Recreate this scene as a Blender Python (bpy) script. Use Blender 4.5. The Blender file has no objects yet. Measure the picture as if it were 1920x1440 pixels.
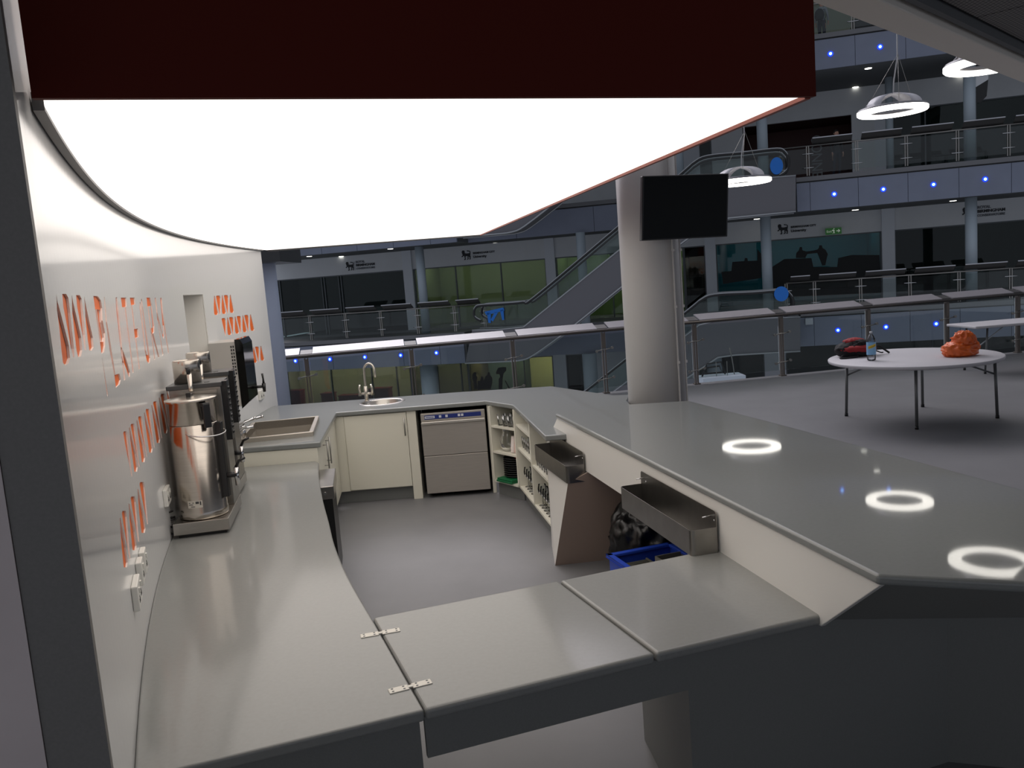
import bpy, bmesh, math, random
from mathutils import Vector, Matrix
random.seed(7)
C = bpy.context.scene.collection
S = bpy.context.scene
PI = math.pi

# ------------------------------------------------------------------ camera
FPX = 1580.0; HC = 2.0
nad = Vector((945.0, -12380.0, FPX)).normalized()          # nadir in camera axes (x right, y up, z forward)
upv = -nad
yv = (Vector((0, 0, 1)) - upv * upv.z).normalized()
xv = yv.cross(upv) * -1.0
if xv.x < 0: xv = -xv
def ray(px, py):
    d = Vector(((px - 960) / FPX, -(py - 720) / FPX, 1.0))
    return Vector((d.dot(xv), d.dot(yv), d.dot(upv)))
def at(px, py, z):
    d = ray(px, py); t = (z - HC) / d.z
    return Vector((d.x * t, d.y * t, z))
def atY(px, py, Y):
    d = ray(px, py); t = Y / d.y
    return Vector((d.x * t, Y, HC + d.z * t))
def onp(px, py, p, q):
    nx, ny = q[1] - p[1], -(q[0] - p[0]); d = ray(px, py)
    t = (nx * p[0] + ny * p[1]) / (nx * d.x + ny * d.y)
    return Vector((d.x * t, d.y * t, HC + d.z * t))
cam = bpy.data.cameras.new('camera'); camo = bpy.data.objects.new('camera', cam); C.objects.link(camo)
cam.sensor_width = 36; cam.lens = 36 * FPX / 1920; cam.clip_start = 0.05; cam.clip_end = 200
# world axes of the camera
cx = Vector((xv.x, yv.x, upv.x)); cy = Vector((xv.y, yv.y, upv.y)); cz = Vector((xv.z, yv.z, upv.z))
m = Matrix.Identity(4)
for i, v in enumerate((cx, cy, -cz)):
    for j in range(3): m[j][i] = v[j]
m[2][3] = HC
camo.matrix_world = m
S.camera = camo
S.view_settings.view_transform = 'Standard'; S.view_settings.look = 'None'
S.view_settings.exposure = 0.0; S.view_settings.gamma = 1.0; S.view_settings.use_curve_mapping = False

# ------------------------------------------------------------------ world: dim daylight falling into the open atrium
W = bpy.data.worlds.new('world'); S.world = W; W.use_nodes = True
nt = W.node_tree; nt.nodes.clear()
out = nt.nodes.new('ShaderNodeOutputWorld'); bg = nt.nodes.new('ShaderNodeBackground')
tc = nt.nodes.new('ShaderNodeTexCoord'); dp = nt.nodes.new('ShaderNodeVectorMath'); dp.operation = 'DOT_PRODUCT'
dp.inputs[1].default_value = Vector((-0.25, 0.80, 0.58)).normalized()
rp = nt.nodes.new('ShaderNodeValToRGB')
rp.color_ramp.elements[0].position = 0.0; rp.color_ramp.elements[0].color = (0.30, 0.32, 0.37, 1)
rp.color_ramp.elements[1].position = 0.985; rp.color_ramp.elements[1].color = (6.5, 6.2, 6.6, 1)
e = rp.color_ramp.elements.new(0.92); e.color = (1.15, 1.1, 1.2, 1)
e = rp.color_ramp.elements.new(0.80); e.color = (0.36, 0.38, 0.44, 1)
nrm = nt.nodes.new('ShaderNodeVectorMath'); nrm.operation = 'NORMALIZE'
nt.links.new(tc.outputs['Generated'], nrm.inputs[0]); nt.links.new(nrm.outputs[0], dp.inputs[0])
nt.links.new(dp.outputs['Value'], rp.inputs[0]); nt.links.new(rp.outputs[0], bg.inputs[0])
bg.inputs[1].default_value = 1.0
nt.links.new(bg.outputs[0], out.inputs[0])

# ------------------------------------------------------------------ materials
def lin(c):
    return tuple(((v / 255) / 12.92 if v / 255 <= 0.04045 else ((v / 255 + 0.055) / 1.055) ** 2.4) for v in c)
MATS = {}
def mat(name, col, rough=0.5, metal=0.0, emit=None, es=0.0, noise=0.0, nscale=20, bump=0.0, spec=0.5, trans=0.0, stretch=None, coat=0.0):
    if name in MATS: return MATS[name]
    m = bpy.data.materials.new(name); m.use_nodes = True; t = m.node_tree
    b = t.nodes['Principled BSDF']; c = lin(col)
    b.inputs['Base Color'].default_value = (*c, 1); b.inputs['Roughness'].default_value = rough
    b.inputs['Metallic'].default_value = metal; b.inputs['Specular IOR Level'].default_value = spec
    b.inputs['Transmission Weight'].default_value = trans; b.inputs['Coat Weight'].default_value = coat
    if emit: b.inputs['Emission Color'].default_value = (*lin(emit), 1); b.inputs['Emission Strength'].default_value = es
    if noise or bump:
        co = t.nodes.new('ShaderNodeTexCoord'); mp = t.nodes.new('ShaderNodeMapping')
        if stretch: mp.inputs['Scale'].default_value = stretch
        n = t.nodes.new('ShaderNodeTexNoise'); n.inputs['Scale'].default_value = nscale; n.inputs['Detail'].default_value = 5
        t.links.new(co.outputs['Object'], mp.inputs[0]); t.links.new(mp.outputs[0], n.inputs['Vector'])
        if noise:
            r = t.nodes.new('ShaderNodeValToRGB')
            r.color_ramp.elements[0].position = 0.3; r.color_ramp.elements[1].position = 0.7
            r.color_ramp.elements[0].color = (*[v * (1 - noise) for v in c], 1)
            r.color_ramp.elements[1].color = (*[min(1, v * (1 + noise)) for v in c], 1)
            t.links.new(n.outputs['Fac'], r.inputs[0]); t.links.new(r.outputs[0], b.inputs['Base Color'])
        if bump:
            bp = t.nodes.new('ShaderNodeBump'); bp.inputs['Strength'].default_value = bump; bp.inputs['Distance'].default_value = 0.01
            t.links.new(n.outputs['Fac'], bp.inputs['Height']); t.links.new(bp.outputs[0], b.inputs['Normal'])
    MATS[name] = m; return m
def glassmat(name, tint, refl=1.0, rough=0.0):
    if name in MATS: return MATS[name]
    m = bpy.data.materials.new(name); m.use_nodes = True; t = m.node_tree; t.nodes.clear()
    o = t.nodes.new('ShaderNodeOutputMaterial'); mx = t.nodes.new('ShaderNodeMixShader')
    tr = t.nodes.new('ShaderNodeBsdfTransparent'); tr.inputs[0].default_value = (*tint, 1)
    gl = t.nodes.new('ShaderNodeBsdfGlossy'); gl.inputs['Roughness'].default_value = rough
    fr = t.nodes.new('ShaderNodeFresnel'); fr.inputs[0].default_value = 1.5
    mu = t.nodes.new('ShaderNodeMath'); mu.operation = 'MULTIPLY'; mu.inputs[1].default_value = refl
    t.links.new(fr.outputs[0], mu.inputs[0]); t.links.new(mu.outputs[0], mx.inputs[0])
    t.links.new(tr.outputs[0], mx.inputs[1]); t.links.new(gl.outputs[0], mx.inputs[2]); t.links.new(mx.outputs[0], o.inputs[0])
    MATS[name] = m; return m
STONE = mat('grey_solid_surface', (130, 133, 131), 0.35, noise=0.03, nscale=60, spec=0.12, coat=0.6)
STONE.node_tree.nodes['Principled BSDF'].inputs['Coat Roughness'].default_value = 0.035
STONEL = mat('grey_solid_surface_satin', (138, 139, 136), 0.4, noise=0.03, nscale=60, spec=0.15, coat=0.6)
STONEL.node_tree.nodes['Principled BSDF'].inputs['Coat Roughness'].default_value = 0.12
WHITEGLOSS = mat('glossy_white_panel', (236, 236, 235), 0.11)
WHITE = mat('white_panel', (226, 224, 218), 0.35)
CREAM = mat('cream_laminate', (226, 223, 208), 0.4)
SHELFIN = mat('shelf_laminate', (214, 212, 203), 0.45)
ORANGE = mat('orange_backing', (240, 112, 40), 0.5)
CUTSIDE = mat('cut_edge', (235, 232, 226), 0.5)
DARKPANEL = mat('dark_grey_panel', (122, 123, 120), 0.45, noise=0.05, nscale=200)
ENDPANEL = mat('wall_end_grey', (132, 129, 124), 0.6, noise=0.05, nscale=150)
PLASTER = mat('pale_plaster', (238, 224, 220), 0.8, noise=0.04, nscale=6)
FLOORM = mat('grey_vinyl_floor', (116, 116, 118), 0.52, noise=0.06, nscale=2.2, bump=0.02)
KICK = mat('grey_kickboard', (118, 120, 119), 0.5)
RED = mat('red_orange_fascia', (84, 24, 12), 0.6, spec=0.15)
STEEL = mat('brushed_steel', (176, 172, 166), 0.27, 1.0, noise=0.06, nscale=8, stretch=(1, 1, 40))
STEELD = mat('satin_steel', (150, 147, 142), 0.33, 1.0, noise=0.08, nscale=12)
STEELB = mat('dishwasher_steel', (186, 180, 172), 0.38, 0.6, noise=0.05, nscale=6, stretch=(1, 1, 30))
CHROME = mat('chrome', (205, 205, 205), 0.08, 1.0)
BLACK = mat('black_plastic', (24, 24, 25), 0.35)
BLACKG = mat('black_gloss', (8, 9, 9), 0.08)
SCREEN = mat('screen_glass', (4, 6, 6), 0.25, spec=0.15)
DGREY = mat('dark_grey_metal', (66, 67, 68), 0.4, 0.2)
BOARDM = mat('dark_board', (60, 58, 56), 0.4)
FASCIA = mat('blue_grey_cladding', (120, 126, 142), 0.5, noise=0.04, nscale=2)
SOFFIT = mat('grey_soffit', (96, 98, 99), 0.7)
OFFW = mat('grey_white_wall', (214, 216, 218), 0.6, noise=0.03, nscale=1.5)
PILAST = mat('light_pilaster', (214, 218, 224), 0.5)
COLM = mat('painted_column', (188, 187, 186), 0.45, noise=0.02, nscale=3)
COLO = mat('pale_blue_column', (176, 188, 196), 0.5)
GLASSR = glassmat('railing_glass', (0.84, 0.88, 0.87), 0.9)
GLASSW = glassmat('tinted_window_glass', (0.58, 0.66, 0.65), 0.7)
GLASSC = glassmat('clear_window_glass', (0.85, 0.90, 0.88), 0.7)
BOARDT = mat('pale_shelf_board', (150, 146, 150), 0.22)
RAILM = mat('bronze_rail_metal', (92, 86, 82), 0.3, 0.8)
POSTM = mat('brown_grey_post', (105, 98, 92), 0.4, 0.4)
ESC = mat('escalator_truss', (104, 103, 107), 0.5)
ESCT = mat('escalator_trim', (170, 172, 174), 0.35, 0.6)
CYAN = mat('blue_safety_sticker', (20, 110, 200), 0.5)
TABLEW = mat('white_table_plastic', (196, 194, 198), 0.5)
LEGM = mat('grey_table_leg', (110, 112, 112), 0.4, 0.5)
LAMPE = mat('lamp_diffuser', (255, 255, 255), 0.5, emit=(255, 250, 240), es=6.0)
CANE = mat('canopy_diffuser', (250, 248, 244), 0.6, emit=(255, 247, 240), es=1.45, spec=0.1)
DOWNE = mat('downlight_glow', (255, 255, 255), 0.5, emit=(255, 252, 240), es=4.5)
BLUEE = mat('blue_led_ring', (20, 40, 220), 0.5, emit=(25, 60, 255), es=1.8)
BLUEC = mat('blue_led_core', (140, 190, 255), 0.5, emit=(120, 190, 255), es=6.0)
STRIPE = mat('ceiling_strip_glow', (255, 255, 255), 0.5, emit=(255, 255, 240), es=11.0)
GLS = glassmat('clear_glassware', (0.95, 0.96, 0.96), 1.6, 0.03)
PETM = glassmat('clear_bottle_plastic', (0.86, 0.88, 0.90), 1.6, 0.05)

# ------------------------------------------------------------------ mesh builder
class MB:
    def __init__(s): s.v = []; s.f = []; s.sm = []
    def add(s, vs, fs, smooth=False):
        o = len(s.v); s.v += [tuple(v) for v in vs]
        for f in fs: s.f.append([i + o for i in f]); s.sm.append(smooth)
        return s
    def box(s, x0, x1, y0, y1, z0, z1, M=None):
        vs = [Vector((x, y, z)) for z in (z0, z1) for y in (y0, y1) for x in (x0, x1)]
        if M: vs = [M @ v for v in vs]
        return s.add(vs, [(0, 2, 3, 1), (4, 5, 7, 6), (0, 1, 5, 4), (2, 6, 7, 3), (0, 4, 6, 2), (1, 3, 7, 5)])
    def hexa(s, p): return s.add(p, [(0, 3, 2, 1), (4, 5, 6, 7), (0, 1, 5, 4), (1, 2, 6, 5), (2, 3, 7, 6), (3, 0, 4, 7)])
    def prism(s, poly, z0, z1):
        n = len(poly)
        a = sum(poly[i][0] * poly[(i + 1) % n][1] - poly[(i + 1) % n][0] * poly[i][1] for i in range(n))
        if a < 0: poly = poly[::-1]
        vs = [(p[0], p[1], z0) for p in poly] + [(p[0], p[1], z1) for p in poly]
        return s.add(vs, [tuple(range(n))[::-1], tuple(range(n, 2 * n))] + [(i, (i + 1) % n, n + (i + 1) % n, n + i) for i in range(n)])
    def wall(s, p, q, th, z0, z1):      # vertical slab from p to q, thickness to the left of p->q
        d = (Vector(q[:2]) - Vector(p[:2])).normalized(); n = Vector((-d.y, d.x)) * th
        a, b = Vector(p[:2]), Vector(q[:2])
        return s.prism([a, b, b + n, a + n], z0, z1)
    def extr(s, poly3, vec):            # polygon in space, extruded by a vector
        n = len(poly3); v = Vector(vec); pl = [Vector(p) for p in poly3]
        return s.add(pl + [p + v for p in pl], [tuple(range(n))[::-1], tuple(range(n, 2 * n))] + [(i, (i + 1) % n, n + (i + 1) % n, n + i) for i in range(n)])
    def lathe(s, prof, c=(0, 0, 0), seg=32, M=None, closed=False):
        vs = []; fs = []; n = len(prof)
        for i in range(seg):
            a = 2 * PI * i / seg
            for r, z in prof:
                v = Vector((c[0] + r * math.cos(a), c[1] + r * math.sin(a), c[2] + z)); vs.append(M @ v if M else v)
        for i in range(seg):
            j = (i + 1) % seg
            for k in range(n - 1 if not closed else n):
                l = (k + 1) % n
                fs.append((i * n + k, j * n + k, j * n + l, i * n + l))
        return s.add(vs, fs, True)
    def cyl(s, c, r, h, seg=24, r2=None, M=None):
        r2 = r if r2 is None else r2
        vs = [Vector((c[0] + r * math.cos(2 * PI * i / seg), c[1] + r * math.sin(2 * PI * i / seg), c[2])) for i in range(seg)] + \
             [Vector((c[0] + r2 * math.cos(2 * PI * i / seg), c[1] + r2 * math.sin(2 * PI * i / seg), c[2] + h)) for i in range(seg)]
        if M: vs = [M @ v for v in vs]
        s.add(vs, [(i, (i + 1) % seg, seg + (i + 1) % seg, seg + i) for i in range(seg)], True)
        o = len(s.v) - 2 * seg
        s.f.append([o + i for i in range(seg)][::-1]); s.sm.append(False)
        s.f.append([o + seg + i for i in range(seg)]); s.sm.append(False)
        return s
    def tube(s, pts, r, seg=8, cap=True):
        pts = [Vector(p) for p in pts]; n = len(pts); rings = []; up = Vector((0, 0, 1))
        for i, p in enumerate(pts):
            t = (pts[min(i + 1, n - 1)] - pts[max(i - 1, 0)]).normalized()
            a = t.cross(up)
            if a.length < 0.05: a = t.cross(Vector((1, 0, 0)))
            a.normalize(); b = a.cross(t)
            if rings and a.dot(la) < 0: a = -a; b = -b
            la = a; rr = r[i] if isinstance(r, (list, tuple)) else r
            rings.append([p + a * (rr * math.cos(2 * PI * k / seg)) + b * (rr * math.sin(2 * PI * k / seg)) for k in range(seg)])
        vs = [v for R in rings for v in R]
        fs = [(i * seg + k, i * seg + (k + 1) % seg, (i + 1) * seg + (k + 1) % seg, (i + 1) * seg + k) for i in range(n - 1) for k in range(seg)]
        s.add(vs, fs, True)
        if cap:
            o = len(s.v) - len(vs)
            s.f.append([o + k for k in range(seg)][::-1]); s.sm.append(False)
            s.f.append([o + (n - 1) * seg + k for k in range(seg)]); s.sm.append(False)
        return s
    def ball(s, c, r, seg=16, sz=None):
        sx, sy, szz = sz if sz else (1, 1, 1); prof = []
        vs = []; fs = []; N = seg // 2
        for j in range(N + 1):
            th = PI * j / N
            for i in range(seg):
                a = 2 * PI * i / seg
                vs.append((c[0] + r * sx * math.sin(th) * math.cos(a), c[1] + r * sy * math.sin(th) * math.sin(a), c[2] + r * szz * math.cos(th)))
        for j in range(N):
            for i in range(seg):
                fs.append((j * seg + i, (j + 1) * seg + i, (j + 1) * seg + (i + 1) % seg, j * seg + (i + 1) % seg))
        return s.add(vs, fs, True)
    def build(s, name, material, parent=None, bevel=0, bseg=2, kind=None, clean=False):
        me = bpy.data.meshes.new(name); me.from_pydata(s.v, [], s.f); me.update()
        for p, sm in zip(me.polygons, s.sm): p.use_smooth = sm
        bm = bmesh.new(); bm.from_mesh(me)
        bmesh.ops.remove_doubles(bm, verts=bm.verts, dist=1e-5)
        bmesh.ops.recalc_face_normals(bm, faces=bm.faces); bm.to_mesh(me); bm.free()
        ms = material if isinstance(material, (list, tuple)) else [material]
        for mm in ms: me.materials.append(mm)
        o = bpy.data.objects.new(name, me); C.objects.link(o)
        if parent is not None:
            o.parent = parent; o.matrix_parent_inverse = Matrix.Identity(4)
            # parts are written in the coordinates of their thing
        if bevel:
            b = o.modifiers.new('bevel', 'BEVEL'); b.width = bevel; b.segments = bseg; b.limit_method = 'ANGLE'; b.angle_limit = math.radians(40)
        if kind: o['kind'] = kind
        return o
def tag(o, label, cat, group=None, kind=None):
    o['label'] = label; o['category'] = cat
    if group: o['group'] = group
    if kind: o['kind'] = kind
    return o
def thing(name, label, cat, loc=(0, 0, 0), rz=0, group=None):
    o = bpy.data.objects.new(name, None); C.objects.link(o); o.location = loc; o.rotation_euler = (0, 0, rz); o.empty_display_size = 0.1
    return tag(o, label, cat, group)
def struct(name, mb, m, bevel=0):
    return mb.build(name, m, None, bevel, kind='structure')
def copy_tree(o, parent=None):
    c = o.copy(); C.objects.link(c)
    if parent is not None: c.parent = parent
    for ch in list(o.children): copy_tree(ch, c)
    return c
def rel(o, p):      # world point -> thing coordinates
    return Matrix.Rotation(-o.rotation_euler.z, 3, 'Z') @ (Vector(p) - o.location)
def text_mb(txt, size, M, depth=0.004, bold=0.0):
    cu = bpy.data.curves.new('t', 'FONT'); cu.body = txt; cu.size = size; cu.extrude = depth; cu.offset = bold * size
    to = bpy.data.objects.new('t', cu); C.objects.link(to)
    dg = bpy.context.evaluated_depsgraph_get(); me = bpy.data.meshes.new_from_object(to.evaluated_get(dg))
    mb = MB(); mb.add([M @ v.co for v in me.vertices], [tuple(p.vertices) for p in me.polygons])
    w = max([v.co.x for v in me.vertices]) if len(me.vertices) else 0
    bpy.data.objects.remove(to); bpy.data.curves.remove(cu); bpy.data.meshes.remove(me)
    return mb, w
def interp(pts, k):                 # Catmull-Rom resample of 2D points
    P = [Vector(p) for p in pts]; out = []
    for i in range(len(P) - 1):
        p0 = P[max(i - 1, 0)]; p1 = P[i]; p2 = P[i + 1]; p3 = P[min(i + 2, len(P) - 1)]
        for j in range(k):
            t = j / k
            out.append(0.5 * ((2 * p1) + (p2 - p0) * t + (2 * p0 - 5 * p1 + 4 * p2 - p3) * t * t + (3 * p1 - p0 - 3 * p2 + p3) * t ** 3))
    out.append(P[-1]); return out

# ================================================================== STRUCTURE, NEAR
RL = lambda x: 13.38 + 0.15 * x      # line of the near railing
fl = MB().prism([(-7, -3), (16, -3), (16, RL(16) + .12), (-7, RL(-7) + .12)], -0.35, 0.0)
struct('floor', fl, FLOORM)

# curved white graphic wall, with real cut-outs
WC = [Vector((sum(c_ * (y_ - 5) ** (4 - k_) for k_, c_ in enumerate((-0.0002090, 0.0004077, 0.0355731, -0.2363810, -2.0463556))), y_)) for y_ in [1.65 + 7.07 * i_ / 90 for i_ in range(91)]]
def wall_hit(px, py):
    d = ray(px, py)
    for a, b in zip(WC[:-1], WC[1:]):
        e = b - a; den = d.x * e.y - d.y * e.x
        if abs(den) < 1e-9: continue
        t = (a.x * e.y - a.y * e.x) / den; u = (a.x * d.y - a.y * d.x) / den
        if t > 0 and -0.001 <= u <= 1.001:
            n = Vector((e.y, -e.x, 0)).normalized()        # into the room (+x side)
            return Vector((d.x * t, d.y * t, HC + d.z * t)), n
    a, b = WC[-2], WC[-1]; e = b - a
    q = onp(px, py, a, b); return q, Vector((e.y, -e.x, 0)).normalized()
def offs(pts, k):
    out = []
    for i, p in enumerate(pts):
        e = (pts[min(i + 1, len(pts) - 1)] - pts[max(i - 1, 0)]).normalized(); out.append(Vector((p.x + e.y * k, p.y - e.x * k)))
    return out
WTOP = 3.45
def ribbon(name, front, back, z0, z1, m):
    mb = MB(); n = len(front)
    for z in (z0, z1):
        mb.v += [(p.x, p.y, z) for p in front]; mb.v += [(p.x, p.y, z) for p in back]
    N = 2 * n
    for i in range(n - 1):
        mb.f += [[i, i + 1, N + i + 1, N + i], [n + i + 1, n + i, N + n + i, N + n + i + 1], [i + 1, i, n + i, n + i + 1], [N + i, N + i + 1, N + n + i + 1, N + n + i]]
    mb.f += [[0, N, N + n, n], [n - 1, 2 * n - 1, N + 2 * n - 1, N + n - 1]]
    mb.sm = [False] * len(mb.f)
    return mb.build(name, m)
wallL = ribbon('wall_left', WC, offs(WC, -0.006), 0.0, WTOP, [WHITEGLOSS, CUTSIDE]); wallL['kind'] = 'structure'
backing = ribbon('cutout_backing', offs(WC, -0.0065), offs(WC, -0.04), 0.0, WTOP - .02, ORANGE)
backing.parent = wallL
# --- cutters: polygons traced on the wall surface
shapes = []
q1 = lambda L: [(x / 3.4286, 400 + y / 3.4286) for x, y in L]
for L in [
    [(362,515),(368,560),(395,660),(420,760),(443,850),(451,930),(440,965),(418,978),(405,960),(395,880),(380,720),(366,620)],
    [(400,518),(425,518),(440,545),(452,640),(464,760),(476,870),(479,925),(471,925),(455,860),(430,720),(407,600)],
    [(461,524),(472,580),(500,700),(522,800),(529,880),(520,920),(503,925),(492,880),(478,760),(465,640)],
    [(489,526),(512,526),(525,550),(535,650),(547,780),(552,880),(546,880),(530,780),(511,680),(496,600)],
    [(541,532),(552,590),(575,700),(597,800),(602,860),(590,884),(575,880),(565,820),(552,700)],
    # P
    [(600,532),(628,532),(648,560),(657,610),(660,690),(676,770),(676,850),(668,893),(651,905),(659,940),(694,1165),(691,1180),(685,1150),(643,828),(664,826),(668,800),(652,700),(645,622),(623,616),(652,822),(643,828),(612,618)],
    # L
    [(668,538),(673,538),(688,700),(714,860),(742,1038),(768,1030),(777,1070),(769,1100),(745,1122),(736,1045),(705,880),(680,700)],
    # A
    [(743,540),(753,540),(762,630),(768,680),(806,1068),(798,1076),(756,690),(750,640)],
    [(775,855),(784,865),(812,940),(836,1020),(836,1050),(828,1052),(812,1000),(790,945),(778,900)],
    # T
    [(777,542),(812,542),(815,598),(808,602),(860,1022),(853,1030),(800,604),(785,603)],
    # F
    [(835,542),(866,542),(870,585),(850,590),(869,744),(888,740),(892,795),(876,801),(899,1000),(893,1004),(842,590)],
    # O
    [(906,545),(914,560),(918,600),(962,905),(966,930),(964,955),(956,966),(944,948),(930,880),(898,610),(898,570),(905,575),(908,620),(938,880),(944,908),(952,912),(950,890),(912,610)],
    # R
    [(942,542),(965,542),(975,590),(992,725),(992,762),(986,772),(1024,922),(1018,930),(976,770),(966,740),(982,736),(968,596),(954,598),(998,935),(992,944),(948,598)],
    # M
    [(994,543),(1003,543),(1012,640),(1046,780),(1050,760),(1030,543),(1040,543),(1048,640),(1086,895),(1081,903),(1052,720),(1056,790),(1051,808),(1016,690),(1050,905),(1045,918),(1006,640)],
]: shapes.append(q1(L))
def row(x0, t0, b0, x1, t1, b1, n, start_top, lean):
    w = (x1 - x0) / n
    for i in range(n):
        c = x0 + (i + 0.5) * w; f = (c - x0) / (x1 - x0); t = t0 + (t1 - t0) * f; b = b0 + (b1 - b0) * f
        wide_top = (i % 2 == 0) == start_top
        ta, ba = (0.62, 0.10) if wide_top else (0.10, 0.62)
        ct, cb = c - lean, c + lean
        h = b - t
        if wide_top:
            P = [(ct - w * ta, t + .04 * h), (ct - w * ta * .7, t), (ct + w * ta * .5, t), (ct + w * ta * .8, t + .12 * h), (ct + w * ta * .75 + .5 * lean, t + .4 * h), (cb + w * ba, b), (cb - w * ba, b), (ct - w * ta * .8 + .5 * lean, t + .3 * h)]
        else:
            P = [(ct - w * ta, t), (ct + w * ta, t), (cb + w * ba * .55 - .4 * lean, b - .4 * h), (cb + w * ba * .85, b - .1 * h), (cb + w * ba * .6, b), (cb - w * ba * .55, b), (cb - w * ba * .8, b - .1 * h), (cb - w * ba * .75 - .6 * lean, b - .4 * h)]
        shapes.append(P)
row(400, 555, 591, 437, 552.5, 586, 5, False, 1.5)
row(418, 597, 630, 475, 589, 619.5, 8, True, 1.8)
row(467, 653, 683, 494, 648, 675, 4, True, 1.5)
row(238, 812, 898, 322, 728, 790, 12, True, 6)
row(226, 978, 1072, 276, 897, 975, 6, False, 5)
cut = MB()
for P in shapes:
    a = sum(P[i][0] * P[(i + 1) % len(P)][1] - P[(i + 1) % len(P)][0] * P[i][1] for i in range(len(P)))
    if a > 0: P = P[::-1]
    fr = []; bk = []
    for x, y in P:
        p, n = wall_hit(x, y); fr.append(p + n * 0.02); bk.append(p - n * 0.045)
    n = len(P)
    cut.add(fr + bk, [tuple(range(n)), tuple(range(n, 2 * n))[::-1]] + [((i + 1) % n, i, n + i, n + (i + 1) % n) for i in range(n)])
nm = [wall_hit(x, y) for x, y in ((343, 553), (380.5, 552), (394, 740), (362, 745))]
# one niche, cut square: taken between two points of the wall
na, nb = nm[0][0], nm[1][0]
niche = MB(); nn = nm[0][1]
cut.extr([na + nn * .05, nb + nn * .05, nb + nn * .05 - Vector((0, 0, 1.15)), na + nn * .05 - Vector((0, 0, 1.15))], -nn * 0.4)
co = cut.build('cutter', CUTSIDE)
def boolean(o, c):
    mo = o.modifiers.new('b', 'BOOLEAN'); mo.operation = 'DIFFERENCE'; mo.object = c; mo.solver = 'EXACT'; mo.use_self = True
    dg = bpy.context.evaluated_depsgraph_get(); me = bpy.data.meshes.new_from_object(o.evaluated_get(dg)); o.modifiers.clear(); o.data = me
boolean(wallL, co)
# cut the niche through the backing too
_dd = (nb - na).normalized() * .03; _u = Vector((0, 0, .03)); nc = MB().extr([na + nn * .05 - _dd + _u, nb + nn * .05 + _dd + _u, nb + nn * .05 + _dd - Vector((0, 0, 1.17)), na + nn * .05 - _dd - Vector((0, 0, 1.17))], -nn * 0.4).build('cutter2', CUTSIDE)
boolean(backing, nc)
bpy.data.objects.remove(co); bpy.data.objects.remove(nc)
# niche lining with a white door leaf and a dark pull
d = (nb - na).normalized(); zt = na.z
L3 = MB(); a0 = na - nn * 0.008; b0 = nb - nn * 0.008; dz = Vector((0, 0, 1.15))
L3.extr([a0 - nn * .16, b0 - nn * .16, b0 - nn * .16 - dz, a0 - nn * .16 - dz], -nn * .02)
L3.extr([a0 - d * .02, a0, a0 - dz, a0 - dz - d * .02], -nn * .18); L3.extr([b0, b0 + d * .02, b0 - dz + d * .02, b0 - dz], -nn * .18)
L3.extr([a0 - d * .02 + Vector((0, 0, .02)), b0 + d * .02 + Vector((0, 0, .02)), b0 + d * .02, a0 - d * .02], -nn * .18)
ni = L3.build('niche_lining', WHITE, wallL)
hp = a0 + d * ((b0 - a0).length * .55) - nn * .14
MB().extr([hp - Vector((0, 0, .22)), hp + d * .025 - Vector((0, 0, .22)), hp + d * .025 - Vector((0, 0, .42)), hp - Vector((0, 0, .42))], nn * .015).build('niche_handle', BLACK, ni)
# wall end and the near wall on the left
w0 = Vector((-0.893, 1.648)); w1 = w0 + Vector((-.93, -.37)) * .112
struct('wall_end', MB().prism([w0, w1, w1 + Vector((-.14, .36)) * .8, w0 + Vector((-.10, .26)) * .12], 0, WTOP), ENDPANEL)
struct('wall_near', MB().prism([w1 + Vector((0, -.004)), (-1.7, 1.02), (-1.8, 1.3), w1 + Vector((-.05, .12))], 0, WTOP), PLASTER)
# floor behind end of wall and dark soffit box + column seen beyond the wall
# ================================================================== CANOPY
ZC = 2.46
cA = Vector((-0.978, 1.882)); cB = Vector((0.919, 2.541)); cC = Vector((-0.216, 8.99)); cD = Vector((-2.44, 8.92))
can = thing('light_canopy', 'large luminous white ceiling canopy with dark red fascia over the counter', 'light canopy', (0, 5, ZC))
R0 = lambda mb: mb
curve_in = [p for p in offs(WC, 0.028) if 1.90 < p.y < 8.8]
pl = [cA + Vector((.03, .02)), cB, cC] + [curve_in[-1] + Vector((0, .12))] + curve_in[::-1]
def shift(mb, o): mb.v = [tuple(rel(o, v)) for v in mb.v]; return mb
shift(MB().prism(pl, ZC, ZC + .02), can).build('diffuser', CANE, can)
dr = cB - cA; dr.normalize(); nr = Vector((-dr.y, dr.x))
shift(MB().prism([cA, cB + dr * .022, cB + dr * .022 - nr * .02, cA - nr * .02], ZC - .008, WTOP), can).build('front_fascia', RED, can)
ds = (cC - cB).normalized(); ns = Vector((ds.y, -ds.x))
shift(MB().prism([cB - ns * .002, cC, cC + ns * .016, cB + ns * .016], ZC - .012, WTOP), can).build('side_fascia', mat('orange_red_edge', (130, 52, 30), .5), can)
shift(MB().prism([cC, cC + Vector((0, .02)), cD + Vector((0, .02)), cD], ZC - .012, WTOP), can).build('back_fascia', DGREY, can)
_a, _b = offs(WC, 0.028), offs(WC, 0.004); ci = [a for a in _a if a.y > 1.9]; co_ = [b for a, b in zip(_a, _b) if a.y > 1.9]
tm = MB()
for i in range(len(ci) - 1): tm.hexa([(ci[i].x, ci[i].y, ZC - .01), (ci[i+1].x, ci[i+1].y, ZC - .01), (co_[i+1].x, co_[i+1].y, ZC - .01), (co_[i].x, co_[i].y, ZC - .01)] + [(ci[i].x, ci[i].y, ZC + .03), (ci[i+1].x, ci[i+1].y, ZC + .03), (co_[i+1].x, co_[i+1].y, ZC + .03), (co_[i].x, co_[i].y, ZC + .03)])
shift(tm, can).build('wall_trim', DGREY, can)
shift(MB().prism(pl, WTOP - .05, WTOP), can).build('top_board', DGREY, can)

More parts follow.
